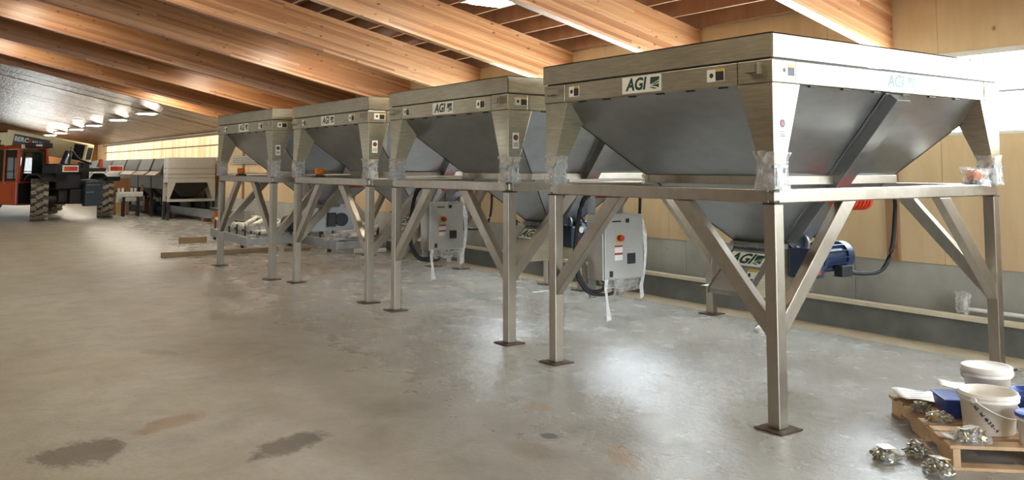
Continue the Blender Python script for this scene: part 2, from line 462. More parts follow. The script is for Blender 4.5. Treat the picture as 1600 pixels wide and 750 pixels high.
# roof deck, purlins, glulam beams, foil lining
deck = MB()
for xa, xb in ((RIDGE_X, WALL_X+.6), (LEFT_X-.6, RIDGE_X)):
    za, zc = zb(xa)+BEAM_D+PURL_D, zb(xb)+BEAM_D+PURL_D
    if xb > WALL_X: zc = zb(WALL_X)+BEAM_D+PURL_D - ROOF_M*.6
    if xa < LEFT_X: za = zb(LEFT_X)+BEAM_D+PURL_D - ROOF_M*.6
    deck.hexa([(xa, FRONT_Y-.3, za), (xb, FRONT_Y-.3, zc), (xb, END_Y+.3, zc), (xa, END_Y+.3, za)],
              [(xa, FRONT_Y-.3, za+.06), (xb, FRONT_Y-.3, zc+.06), (xb, END_Y+.3, zc+.06), (xa, END_Y+.3, za+.06)])
ceil = struct(deck.obj('ceiling', M_DECK))
pm = None
x = 8.1; k = 0
while x > LEFT_X + .1:
    z = zb(x) + BEAM_D
    if pm is None: pm = MB().box((-.022, FRONT_Y, 0), (.022, FOIL_Y+.5, PURL_D)).mesh('purlin', M_PURL)
    o = bpy.data.objects.new('purlin', pm); COL.objects.link(o); o.parent = ceil; o.location = (x, 0, z)
    x -= .42
def make_beam(seed):
    rnd = random.Random(seed); b = MB(); n = 15; h = BEAM_D / n
    for side in (0, 1):
        for i in range(n):
            xx = (WALL_X+.02) if side == 0 else RIDGE_X
            lim = RIDGE_X if side == 0 else LEFT_X
            first = True
            while xx > lim + .01:
                ln = rnd.uniform(1.6, 3.6) if not first else rnd.uniform(.5, 3.2)
                first = False
                x2 = max(lim, xx - ln); o = rnd.uniform(0, .0022)
                za, zc = zb(x2)+i*h, zb(min(xx, WALL_X))+i*h
                g = .0006
                b.hexa([(x2+g, o, za+g), (xx-g, o, zc+g), (xx-g, .13-o, zc+g), (x2+g, .13-o, za+g)],
                       [(x2+g, o, za+h-g), (xx-g, o, zc+h-g), (xx-g, .13-o, zc+h-g), (x2+g, .13-o, za+h-g)])
                xx = x2
    return b
for i, by in enumerate([4.88 + 2.585*k for k in range(-5, 8)] + [24.74]):
    o = make_beam(i).obj('glulam_beam', M_GLU, ceil, fix=False); o.location = (0, by, 0)
# foil lining of the far half, in strips
yy = FOIL_Y; fm = {}
random.seed(9)
while yy < END_Y - .05:
    y1 = min(yy + 1.25, END_Y)
    o = MB()
    for xa, xb in ((RIDGE_X, WALL_X), (LEFT_X, RIDGE_X)):
        dz = random.uniform(-.006, .006)
        o.hexa([(xa, yy+.01, zb(xa)+dz), (xb, yy+.01, zb(xb)+dz), (xb, y1-.01, zb(xb)-dz), (xa, y1-.01, zb(xa)-dz)],
               [(xa, yy+.01, zb(xa)+.02), (xb, yy+.01, zb(xb)+.02), (xb, y1-.01, zb(xb)+.02), (xa, y1-.01, zb(xa)+.02)])
    o.obj('foil_strip', M_FOIL, ceil)
    yy = y1
# closes the step between the foil lining and the roof deck
MB().box((LEFT_X, FOIL_Y+.5, 4.9), (WALL_X, FOIL_Y+.52, 6.0)).obj('closer_board', M_DECK, ceil)

# ceiling lamps
def lamp(label, x, y, z, drop=.05):
    t = thing('ceiling_light', label, 'ceiling light', (x, y, z), 0, 'flush ceiling lights')
    MB().prism([(-.24, 0), (.24, 0), (.26, .06), (-.26, .06)], -.31, .31, lambda a, b, d: (d, a, b)).obj('housing', M_LAMPB, t)
    MB().prism([(-.14, -.022), (.14, -.022), (.165, -.002), (-.165, -.002)], -.22, .22, lambda a, b, d: (d, a, b)).obj('diffuser', M_LAMP, t)
    for sx in (-.2, .2): MB().box((sx-.012, -.012, .05), (sx+.012, .012, .06+drop)).obj('hanger', M_LAMPB, t)
    return t
ordw = ['first', 'second', 'third', 'fourth', 'fifth', 'sixth']
for i, yy in enumerate((27.4, 31.7, 36.4, 40.6, 45.2, 48.9)):
    lamp('square lit ceiling light under the foil lining, %s of the row from the near end' % ordw[i], 5.8, yy, zb(5.8)-.09)
lamp('bright ceiling light between the timber beams above the hopper row, at the top edge', 5.75, 8.64, zb(5.75)+BEAM_D-.27, .22)
for yy, nm in ((13.9, 'nearest'), (19.1, 'middle'), (23.9, 'farthest')):
    lamp('lit ceiling light tucked up between the beams above the hopper row, %s of three' % nm, 5.75, yy, zb(5.75)+BEAM_D-.12)
for yy in (6.3, 1.0): lamp('unseen ceiling light added over the near aisle to brighten the floor, %s' % ('ahead' if yy > 3 else 'overhead'), 1.75, yy, zb(1.75)+BEAM_D-.12)  # aisle row carried on out of view, added to brighten the floor
for yy, nm in ((11.3, 'nearest'), (16.5, 'middle'), (21.7, 'farthest')):
    lamp('lit ceiling light between beams over the aisle on the left, %s of three' % nm, 1.75, yy, zb(1.75)+BEAM_D-.12)
#OBJECTS_BELOW

# ---------------------------------------------------------------- lettering and stickers
def text_mesh(s, size, bold=.0, shear=0.0, ext=.0006):
    c = bpy.data.curves.new('text', 'FONT'); c.body = s; c.size = size; c.align_x = 'CENTER'; c.align_y = 'CENTER'
    c.extrude = ext; c.offset = bold; c.shear = shear; c.resolution_u = 3
    o = bpy.data.objects.new('text', c); COL.objects.link(o)
    bpy.context.view_layer.update()
    me = bpy.data.meshes.new_from_object(o.evaluated_get(bpy.context.evaluated_depsgraph_get()))
    bpy.data.objects.remove(o); bpy.data.curves.remove(c)
    return me
def text_obj(s, size, mat, parent, M, bold=.0, shear=0.0, sx=1.0, name='lettering'):
    me = text_mesh(s, size, bold, shear); me.materials.clear(); me.materials.append(mat)
    me.transform(M @ Matrix.Diagonal((sx, 1, 1, 1)))
    o = bpy.data.objects.new(name, me); COL.objects.link(o); o.parent = parent
    return o
def plane_M(origin, right, up):
    r, u = Vector(right).normalized(), Vector(up).normalized(); n = r.cross(u)
    return Matrix(((r.x, u.x, n.x, origin[0]), (r.y, u.y, n.y, origin[1]), (r.z, u.z, n.z, origin[2]), (0, 0, 0, 1)))
def plate(M, x0, y0, x1, y1, z0=0, z1=.0015): return MB().box((x0, y0, z0), (x1, y1, z1), M)
def logo(parent, M, w, h):   # maker's sticker: letters and a ploughed-field emblem
    lb = plate(M, -w/2, -h/2, w/2, h/2).obj('logo_sticker', M_LABEL, parent)
    text_obj('AGI', h*1.02, M_GREEN, lb, M @ Matrix.Translation((-w*.14, -h*.0, .002)), bold=h*.034, shear=.2, sx=1.0)
    e = MB(); x0, x1, y0, y1 = w*.22, w*.44, -h*.33, h*.36; fn = lambda a, b, d: M @ Vector((a, b, d))
    sh = lambda a, b: (x0 + (x1-x0)*a + .06*h*b, y0 + (y1-y0)*b)
    for poly in ([(0, 1), (1, 1), (1, .72), (.55, .55), (0, .38)], [(.12, .36), (.62, .50), (1, .62), (1, .50), (.5, .36)],
                 [(-.02, .26), (.45, .30), (1, .40), (1, .05), (.6, .18), (.2, .24)], [(-.08, .12), (.3, .14), (.78, 0), (.6, -.04), (.2, .05)]):
        e.prism([sh(a, b) for a, b in poly], .0016, .003, fn)
    e.obj('field_emblem', M_GREEN, lb)
    return lb
def warn(parent, M, w, h, tall=False):   # pictogram plus black text block
    s = plate(M, -w/2, -h/2, w/2, h/2).obj('warning_sticker', M_LABEL, parent)
    e = MB()
    if tall:
        c = M @ Vector((0, h*.2, .0015)); n = (M.to_3x3() @ Vector((0, 0, 1)))
        e.cyl(c, c + n*.001, w*.36, n=18)
        for k in range(3): e.box((-w*.36, -h*(.18+.09*k), .0015), (w*.36, -h*(.14+.09*k), .0025), M)
        e.obj('pictogram', M_LBLK, s)
        r = MB(); r.cyl(c + n*.001, c + n*.002, w*.2, n=14); r.obj('red_dot', M_LRED, s)
    else:
        e.box((0, -h*.45, .0015), (w*.46, h*.28, .0025), M)
        c = M @ Vector((-w*.24, 0, .0015)); n = (M.to_3x3() @ Vector((0, 0, 1)))
        e.cyl(c, c + n*.001, h*.2, n=14); e.obj('pictogram', M_LBLK, s)
        plate(M, 0, h*.28, w*.46, h*.48, .0015, .0025).obj('yellow_band', M_LYEL, s)
    return s

def crumple(name, mat, parent, c, size, seed, n=5, amp=.022):
    """a loose crumpled wrap of film round a block"""
    rnd = random.Random(seed); b = MB(); sx, sy, sz = size; rings = 6; seg = 14
    for j in range(rings):
        t = j/(rings-1); k = 1 + .22*abs(t-.5)*2*(1 if j % 2 else .7)
        for i in range(seg):
            a = 2*PI*i/seg; ca, sa = math.cos(a), math.sin(a)
            q = 1/max(abs(ca), abs(sa))**.75
            b.v.append((c[0]+ca*q*sx/2*k + rnd.uniform(-amp, amp)*.5, c[1]+sa*q*sy/2*k + rnd.uniform(-amp, amp)*.5, c[2]+(t-.5)*sz + rnd.uniform(-amp, amp)*.4))
    for j in range(rings-1):
        for i in range(seg): b.f.append((j*seg+i, j*seg+(i+1) % seg, (j+1)*seg+(i+1) % seg, (j+1)*seg+i)); b.sm.append(False)
    return b.obj(name, mat, parent, fix=False)
def strip_film(name, mat, parent, pts, wd, seed, side=(0, 1, 0)):
    rnd = random.Random(seed); b = MB(); s = Vector(side)
    for i, p in enumerate(pts):
        for k in (-1, -.3, .3, 1):
            b.v.append(tuple(Vector(p) + s*(k*wd/2*rnd.uniform(.6, 1.15)) + Vector((rnd.uniform(-.012, .012), rnd.uniform(-.012, .012), rnd.uniform(-.01, .01)))))
    for i in range(len(pts)-1):
        for k in range(3): b.f.append((i*4+k, i*4+k+1, i*4+k+5, i*4+k+4)); b.sm.append(False)
    return b.obj(name, mat, parent, fix=False)

# ---------------------------------------------------------------- weigh hopper on its stand
A_, B_ = 1.1793, 1.442          # half sizes of the stand: along the barn, across it
ZB0, ZB1 = 1.417, 1.509         # stand beams
L0, L1, L2 = 2.194, 2.356, 2.516
def make_hopper():
    t = thing('weigh_hopper', '', 'hopper', (0, 0, 0))
    P = .09
    pm = MB().box((-P/2, -P/2, .012), (P/2, P/2, ZB0)).obj('post', M_TUBE, t, bevel=.006)
    bp = MB().box((-.105, -.105, 0), (.105, .105, .012)).obj('base_plate', M_DARKST, pm)
    hb = MB()
    for x in (-.078, .078):
        for y in (-.078, .078): hb.cyl((x, y, .0118), (x, y, .0128), .010, n=10)
    hb.obj('bolt_hole', M_BLACK, bp)
    MB().box((-P/2-.003, -P/2-.003, ZB0-.008), (P/2+.003, P/2+.003, ZB0+.002)).obj('weld_collar', M_WELD, pm)
    first = True
    for sx in (-1, 1):
        for sy in (-1, 1):
            o = pm if first else copy_tree(pm, t); first = False
            o.location = (sx*(B_-P/2), sy*(A_-P/2), 0)
    for sx in (-1, 1):   # stand beams
        MB().box((sx*B_-(P if sx > 0 else 0), -A_+.05, ZB0), (sx*B_+(P if sx < 0 else 0), A_-.05, ZB1)).obj('stand_beam', M_TUBE, t, bevel=.008)
        MB().box((-B_+.05, sx*A_-(P if sx > 0 else 0), ZB0), (B_-.05, sx*A_+(P if sx < 0 else 0), ZB1)).obj('stand_beam', M_TUBE, t, bevel=.008)
        for sy in (-1, 1):
            MB().box((sx*(B_-.045)-.043, sy*(A_-.045)-.043, ZB0), (sx*(B_-.045)+.043, sy*(A_-.045)+.043, ZB1-.002)).obj('corner_joint', M_TUBE, t, bevel=.02)
            # knee braces, mitred on the post and under the beam
            x, y = sx*(B_-.045), sy*(A_-.045); hw = .036
            for ax in (0, 1):
                d = -sy if ax == 0 else -sx
                o0 = .045
                prof = [(o0, .57), (o0, .715), (.695, ZB0-.002), (.855, ZB0-.002)]
                fn = (lambda a, b, e, x=x, y=y, d=d: (x+e, y+d*a, b)) if ax == 0 else (lambda a, b, e, x=x, y=y, d=d: (x+d*a, y+e, b))
                MB().prism(prof, -hw, hw, fn).obj('knee_brace', M_TUBE, t, bevel=.006)
            # tapered upper legs
            X, Y = sx*(B_+.015), sy*(A_+.015); tw, bw_ = .285, .115
            def q(s_): return [(X, Y), (X-sx*s_, Y), (X-sx*s_, Y-sy*s_), (X, Y-sy*s_)]
            MB().hexa([(a, b, 1.66) for a, b in q(bw_)], [(a, b, L0) for a, b in q(tw)]).obj('upper_leg', M_STEEL, t, bevel=.005)
            # load cell mount, wrapped in film
            cx, cy = sx*(B_-.045), sy*(A_-.045)
            mt = MB().box((cx-.07, cy-.07, ZB1), (cx+.07, cy+.07, ZB1+.02)).box((cx-.07, cy-.07, 1.645), (cx+.07, cy+.07, 1.662))
            mt.box((cx-.03, cy-.055, ZB1+.02), (cx+.03, cy+.055, 1.645))
            for k in (-1, 1): mt.cyl((cx+k*.055, cy-.055, ZB1+.02), (cx+k*.055, cy-.055, 1.66), .01, n=8)
            mt.obj('load_cell_mount', M_GALV, t)
            crumple('plastic_wrap', M_FILM, t, (cx, cy, 1.625), (.155, .155, .25), int(7+sx*2+sy*5))
            # corner boxes of the rim with a lifting lug
            X, Y = sx*(B_+.024), sy*(A_+.024)
            MB().box((min(X, X-sx*.24), min(Y, Y-sy*.28), L0), (max(X, X-sx*.24), max(Y, Y-sy*.28), L1-.012)).obj('corner_box', M_STEEL, t, bevel=.006)
            lg = MB().box((X-sx*.02, Y-sy*.19, 2.262), (X+sx*.055, Y-sy*.10, 2.308)).box((X, Y-sy*.095, 2.25), (X+sx*.045, Y-sy*.08, 2.325))
            lg.obj('lifting_lug', M_STEEL, t)
    # rim: lower boxed beams and upper plate band
    for s_ in (-1, 1):
        x1 = s_*(B_+.020); MB().box((min(x1, x1-s_*.09), -A_+.262, L0), (max(x1, x1-s_*.09), A_-.262, L1-.012)).obj('rim_beam', M_STEEL, t, bevel=.006)
        y1 = s_*(A_+.020); MB().box((-B_+.222, min(y1, y1-s_*.09), L0), (B_-.222, max(y1, y1-s_*.09), L1-.012)).obj('rim_beam', M_STEEL, t, bevel=.006)
        x2 = s_*(B_+.030); MB().box((min(x2, x2-s_*.012), -A_-.030, L1), (max(x2, x2-s_*.012), A_+.030, L2)).box((min(x2, x2-s_*.07), -A_-.03, L2-.008), (max(x2, x2-s_*.07), A_+.03, L2)).obj('rim_plate', M_STEEL, t)
        y2 = s_*(A_+.030); MB().box((-B_-.029, min(y2, y2-s_*.012), L1), (B_+.029, max(y2, y2-s_*.012), L2-.001)).box((-B_-.029, min(y2, y2-s_*.07), L2-.009), (B_+.029, max(y2, y2-s_*.07), L2-.001)).obj('rim_plate', M_STEEL, t)
    g = MB()
    for s_ in (-1, 1):
        g.box((s_*B_-.006, -A_, L1-.014), (s_*B_+.006, A_, L1+.002)); g.box((-B_, s_*A_-.006, L1-.014), (B_, s_*A_+.006, L1+.002))
    g.obj('shadow_gap_weld', M_WELD, t)
    slots = MB()
    for i in range(6):
        yy = -A_+.42+.30*i
        for s_ in (-1, 1): slots.box((s_*(B_-.02)-.012, yy-.035, L0-.010), (s_*(B_-.02)+.012, yy+.035, L0+.002))
        xx = -B_+.45+.37*i
        for s_ in (-1, 1): slots.box((xx-.04, s_*(A_-.02)-.012, L0-.010), (xx+.04, s_*(A_-.02)+.012, L0+.002))
    tag(slots.obj('stitch_weld', M_WELD, t), kind='stuff')
    # funnel of four sloped sheets
    zt, z0 = 2.20, 1.03; bt, at_, bo, ao = B_-.02, A_-.02, .20, .21
    cs = [(-1, -1), (1, -1), (1, 1), (-1, 1)]
    for i in range(4):
        (xa, ya), (xb, yb) = cs[i], cs[(i+1) % 4]
        p = [Vector((xa*bt, ya*at_, zt)), Vector((xb*bt, yb*at_, zt)), Vector((xb*bo, yb*ao, z0)), Vector((xa*bo, ya*ao, z0))]
        n = (p[1]-p[0]).cross(p[2]-p[0]).normalized()
        if n.z < 0: n = -n
        MB().hexa([v for v in p], [v + n*.006 for v in p]).obj('funnel_sheet', M_SHEET, t)
    sp = MB()
    for xs in (-1, 1):
        for ys in (-1, 1): sp.tube([(xs*bt, ys*at_, zt), (xs*bo, ys*ao, z0)], .006, 6)
    sp.obj('corner_weld', M_WELD, t)
    for s_ in (-1, 1):   # channel stiffeners on the two end sheets
        top = Vector((0, s_*(at_), zt-.01)); bot = Vector((0, s_*(ao+.01), z0+.02)); d = (bot-top).normalized(); out = Vector((0, s_, 0)) - d*d.y*s_; out.normalize()
        if out.z > 0: out = -out
        c = MB(); w2 = .085
        for (a, b_) in (((-w2-.05, 0), (w2+.05, .006)), ((-w2, .0), (w2, .085))):
            q4 = lambda o_: [o_ + Vector((a[0], 0, 0)) + out*a[1], o_ + Vector((b_[0], 0, 0)) + out*a[1], o_ + Vector((b_[0], 0, 0)) + out*b_[1], o_ + Vector((a[0], 0, 0)) + out*b_[1]]
            c.hexa(q4(top), q4(bot))
        c.obj('stiffener_channel', M_SHEET, t, bevel=.004)
    # collar beams round the funnel just above the stand
    hx, hy = .76, .645
    for s_ in (-1, 1):
        MB().box((s_*hx-.03, -hy, 1.515), (s_*hx+.03, hy, 1.585)).obj('collar_beam', M_TUBE, t, bevel=.004)
        MB().box((-hx-.03, s_*hy-.03, 1.516), (hx+.03, s_*hy+.03, 1.584)).obj('collar_beam', M_TUBE, t, bevel=.004)
    # red vibrator on the near end sheet
    v0 = MB(); c = Vector((.10, -.70, 1.40))
    ax = Vector((1, 0, 0))
    v0.cyl(c - ax*.13, c + ax*.13, .075, n=18).cyl(c - ax*.165, c - ax*.13, .09, n=18).cyl(c + ax*.13, c + ax*.165, .09, n=18)
    for k in range(5): v0.cyl(c + ax*(-.10+.05*k-.006), c + ax*(-.10+.05*k+.006), .088, n=18)
    v0.box(tuple(c + Vector((-.10, .03, .02))), tuple(c + Vector((.10, .12, .09))))
    v0.obj('vibrator', M_RED, t)
    # discharge throat, feeder hood, gate rod
    MB().box((-.23, -.24, .985), (.23, .24, 1.03)).obj('outlet_flange', M_GALV, t, bevel=.003)
    MB().box((-.19, -.205, .90), (.19, .205, .985)).obj('outlet_throat', M_LBLK, t)
    rod = MB().cyl((-.245, -.25, 1.005), (-.245, .36, 1.005), .006, n=8)
    for k in range(4): rod.box((-.255, -.2+.13*k, .985), (-.235, -.185+.13*k, 1.02))
    rod.obj('gate_rod', M_GALV, t)
    kn = MB(); kn.cyl((-.245, .36, 1.005), (-.245, .385, 1.005), .032, n=8)
    for k in range(4):
        a = PI/2*k; kn.cyl((-.245, .372, 1.005), (-.245+.06*math.cos(a), .372, 1.005+.06*math.sin(a)), .009, n=6)
    kn.obj('gate_knob', M_BLACK, t)
    hood = [(-.19, .985), (.19, .985), (.24, .62), (-.52, .62), (-.52, .66), (-.21, .955)]
    MB().prism(hood, -.225, .215, lambda a, b, d: (a, d, b)).obj('feeder_hood', M_GALV, t, bevel=.004)
    for yy in (-.232, .219): MB().prism([(a*1.03, b) for a, b in hood], yy, yy+.008, lambda a, b, d: (a, d, b)).obj('side_plate', M_STEEL, t)
    MB().box((-.50, .219, .66), (-.05, .33, .668)).obj('bottom_wing', M_STEEL, t)
    dn = Vector((-.295, 0, -.31)).normalized()   # down the sloped face (x, z)
    up_ = Vector((.31, 0, .295)).normalized()
    Mh = plane_M((-.285, .02, .895), (0, -1, 0), up_)
    logo(t, Mh, .36, .14)
    Mw = plane_M((-.42, -.115, .762), (0, -1, 0), up_)
    wn = plate(Mw, -.05, -.09, .05, .09).obj('warning_sticker', M_LABEL, t)
    plate(Mw, -.045, -.085, .045, -.005, .0015, .003).obj('text_block', M_LBLK, wn)
    plate(Mw, -.045, .066, .045, .086, .0015, .003).obj('orange_band', M_LYEL, wn)
    plate(Mw @ Matrix.Rotation(.5, 4, 'Z'), -.008, .015, .012, .055, .0015, .003).obj('pictogram', M_LBLK, wn)
    # gearbox, finned motor, cable
    MB().box((-.08, -.45, .76), (.10, -.232, 1.0)).obj('gearbox', M_BLUE, t, bevel=.02)
    MB().cyl((.065, -.455, .955), (.065, -.45, .955), .034, n=16).obj('round_tag', M_LABEL, t)
    plate(plane_M((.0, -.4505, .92), (1, 0, 0), (0, 0, 1)), -.028, -.028, .028, .022).obj('gold_tag', M_LYEL, t)
    plate(plane_M((.012, -.4505, .82), (1, 0, 0), (0, 0, 1)), -.03, -.028, .03, .022).obj('red_tag', M_LRED, t)
    mo = MB(); c0 = Vector((.09, -.34, .915))
    mo.cyl(c0, c0 + Vector((.05, 0, 0)), .125, n=20).cyl(c0 + Vector((.05, 0, 0)), c0 + Vector((.33, 0, 0)), .095, n=20).cyl(c0 + Vector((.33, 0, 0)), c0 + Vector((.41, 0, 0)), .118, n=20)
    mo.obj('motor', M_BLUE, t)
    fn_ = MB()
    for k in range(14):
        a = 2*PI*k/14; r_ = Vector((0, math.cos(a), math.sin(a)))
        fn_.bar(c0 + Vector((.06, 0, 0)) + r_*.10, c0 + Vector((.325, 0, 0)) + r_*.10, .006, .05, r_)
    tag(fn_.obj('cooling_fin', M_BLUE, t), kind='stuff')
    MB().box((.26, -.50, .76), (.40, -.42, .85)).obj('terminal_box', M_LBLK, t, bevel=.006)
    MB().lathe([(.075, -.012), (.075, .012), (.045, .012), (.045, -.012), (.075, -.012)], 18, (-.03, -.33, 1.04), 'x').obj('fan_ring', M_GALV, t)
    MB().tube([(.40, -.46, .79), (.53, -.52, .775), (.68, -.58, .80), (.76, -.62, .95), (.76, -.66, 1.2), (.70, -.70, 1.40), (.50, -.72, 1.47), (.2, -.72, 1.44)], .018, 8).obj('motor_cable', M_BLACK, t)
    MB().tube([(.22, -.36, 1.01), (.18, -.30, 1.08), (.10, -.26, 1.09), (.0, -.27, 1.02)], .012, 6).obj('gearbox_hose', M_BLACK, t)
    # control cabinet hung from the far stand beam
    cx0, cx1, cy0, cy1, cz0, cz1 = -1.13, -.665, .84, 1.045, .69, 1.24
    for xx in (-1.06, -.74): MB().box((xx-.03, 1.045, .52), (xx+.03, 1.075, ZB0)).obj('cabinet_bracket', M_GALV, t)
    cb = MB().box((cx0, cy0, cz0), (cx1, cy1, cz1)).obj('control_cabinet', M_CAB, t, bevel=.008)
    MB().box((cx0+.012, cy0-.016, cz0+.012), (cx1-.012, cy0, cz1-.012)).obj('cabinet_door', M_CAB, cb, bevel=.006)
    fM = lambda x, z: plane_M((x, cy0-.017, z), (1, 0, 0), (0, 0, 1))
    plate(fM(-.955, 1.045), -.035, -.035, .035, .035, 0, .003).obj('yellow_plate', M_LYEL, cb)
    sw = MB().cyl((-.955, cy0-.02, 1.045), (-.955, cy0-.055, 1.045), .026, n=16); sw.obj('red_switch', M_LRED, cb)
    for zz in (.95, .885):
        plate(fM(-.965, zz), -.045, -.028, .045, .028, 0, .002).obj('label_plate', M_LABEL, cb)
        plate(fM(-.965, zz+.026), -.045, -.008, .045, .006, .002, .003).obj('red_label_band', M_LRED, cb)
    plate(fM(-.82, .865), -.045, -.045, .045, .045, 0, .006).obj('display', M_LBLK, cb)
    plate(fM(-1.05, .745), -.018, -.025, .018, .025, 0, .004).obj('door_latch', M_LBLK, cb)
    plate(fM(-.985, 1.185), -.05, -.005, .05, .007, 0, .002).obj('text_strip', M_LBLK, cb)
    plate(fM(-.86, 1.19), -.02, -.018, .02, .018, 0, .002).obj('round_mark', M_LBLK, cb)
    for k in range(4): MB().cyl((-1.03+.09*k, .94, .66), (-1.03+.09*k, .94, .692), .022, n=10).obj('cable_gland', M_LBLK, cb)
    MB().tube([(-1.03, .94, .66), (-1.06, .93, .60), (-1.20, .96, .62), (-1.27, 1.02, .82), (-1.25, 1.03, 1.1), (-1.2, 1.0, 1.36), (-1.1, .9, 1.46)], .016, 8).obj('cabinet_cable', M_BLACK, t)
    MB().tube([(-.94, .94, .66), (-.98, .90, .57), (-1.22, .93, .60), (-1.30, 1.0, .80), (-1.285, 1.0, 1.1), (-1.23, .97, 1.38), (-1.15, .85, 1.45)], .014, 8).obj('cabinet_cable', M_BLACK, t)
    strip_film('hanging_film', M_FILM2, t, [(cx1+.005, .86, 1.2), (cx1+.03, .85, 1.05), (cx1+.035, .85, .9), (cx1+.02, .84, .75), (cx1-.01, .84, .62), (cx1-.03, .83, .52)], .09, 3, (1, .5, 0))
    strip_film('hanging_film', M_FILM2, t, [(-1.08, .84, .70), (-1.1, .83, .62), (-1.09, .83, .5), (-1.1, .82, .36)], .08, 5, (1, .3, 0))
    crumple('plastic_wrap', M_FILM, t, (-.86, .93, .64), (.36, .16, .10), 21)
    # conduit along the top of the far side, film end
    MB().tube([(-B_+.12, A_-.13, 1.535), (-.9, .95, 1.54), (-.74, .70, 1.54)], .012, 6).obj('conduit', M_PVC, t)
    crumple('plastic_wrap', M_FILM, t, (-.74, .69, 1.54), (.08, .08, .08), 33)
    # stickers
    xo, yo = -(B_+.0205), -(A_+.0205)
    logo(t, plane_M((xo, 0, 2.272), (0, -1, 0), (0, 0, 1)), .42, .125)
    logo(t, plane_M((0, yo, 2.272), (1, 0, 0), (0, 0, 1)), .44, .125)
    warn(t, plane_M((xo, -.73, 2.275), (0, -1, 0), (0, 0, 1)), .155, .085)
    warn(t, plane_M((xo, .80, 2.275), (0, -1, 0), (0, 0, 1)), .13, .085)
    yb_, xb_ = -(A_+.0245), B_
    warn(t, plane_M((-B_+.13, yb_, 2.275), (1, 0, 0), (0, 0, 1)), .15, .075)
    warn(t, plane_M((B_-.08, yb_, 2.275), (1, 0, 0), (0, 0, 1)), .10, .075)
    # the leg face is vertical at its outer side
    warn(t, plane_M((-B_+.075, -(A_+.0155), 1.90), (1, 0, 0), (0, 0, 1)), .075, .15, True)
    return t
M_FILM2 = film('white_plastic_film', 'f4f4f2', .72, .3)
hop = make_hopper()
HP = [((5.954, 4.702), -.001, 'nearest stainless hopper on a tubular stand, beside the pallet of buckets'),
      ((6.071, 7.857), .007, 'second stainless hopper from the camera, directly behind the nearest one'),
      ((6.034, 10.844), .019, 'third stainless hopper from the camera, amber beacon near the middle of its aisle beam'),
      ((5.788, 13.650), .039, 'farthest of the four stainless hoppers on stands, in front of the idler roller frames')]
hops = []
for i, ((x, y), rz, lb) in enumerate(HP):
    o = hop if i == 0 else copy_tree(hop)
    o.location = (x, y, 0); o.rotation_euler = (0, 0, rz)
    tag(o, lb, 'hopper', 'stainless weigh hoppers in a row'); hops.append(o)
# the two far stands carry no control cabinet; the farthest has its drive on the other side
for h_ in hops[2:]:
    for ch in list(h_.children):
        k_ = ch.name.split('.')[0]
        gone = k_ in ('control_cabinet', 'cabinet_bracket', 'cabinet_cable', 'hanging_film', 'cable_gland')
        if h_ is hops[3]: gone = gone or k_ in ('gearbox', 'motor', 'cooling_fin', 'terminal_box', 'motor_cable', 'gearbox_hose', 'fan_ring', 'gold_tag', 'red_tag', 'round_tag')
        if gone:
            for g_ in list(ch.children_recursive): bpy.data.objects.remove(g_)
            bpy.data.objects.remove(ch)
h4 = hops[3]
mp_ = MB().box((-.50, -.262, .60), (.36, -.25, .98)).obj('drive_plate', M_SHEET, h4)
MB().cyl((.13, -.30, .78), (.13, -.262, .78), .11, n=20).box((-.12, -.30, .67), (.02, -.262, .90)).obj('drive_opening', M_LBLK, mp_)
MB().cyl((-.62, -.15, .74), (-.62, .22, .74), .11, n=18).box((-.74, -.10, .60), (-.50, .15, .66)).obj('dark_drive_motor', M_LBLK, h4)
def beacon(parent, x, y, wrap):
    b = MB().box((-.07, -.05, 0), (.07, .05, .03)).obj('beacon_base', M_LBLK, parent, bevel=.005); b.location = (x, y, ZB1)
    MB().lathe([(.0, .03), (.05, .03), (.052, .10), (.045, .115), (0, .118)], 18).obj('amber_lens', M_AMBER, b)
    MB().box((-.055, -.045, .03), (.055, .045, .125)).obj('lens_housing', M_AMBER, b, bevel=.02)
    if wrap: crumple('plastic_wrap', M_FILM, b, (.02, 0, .06), (.20, .15, .15), wrap)
beacon(hops[0], 1.16, -A_+.05, 41)
beacon(hops[2], -B_+.06, .43, 0)
beacon(hops[3], -B_+.06, .28, 0)
crumple('plastic_wrap', M_FILM2, hops[1], (-.66, .66, 1.58), (.10, .22, .12), 51)

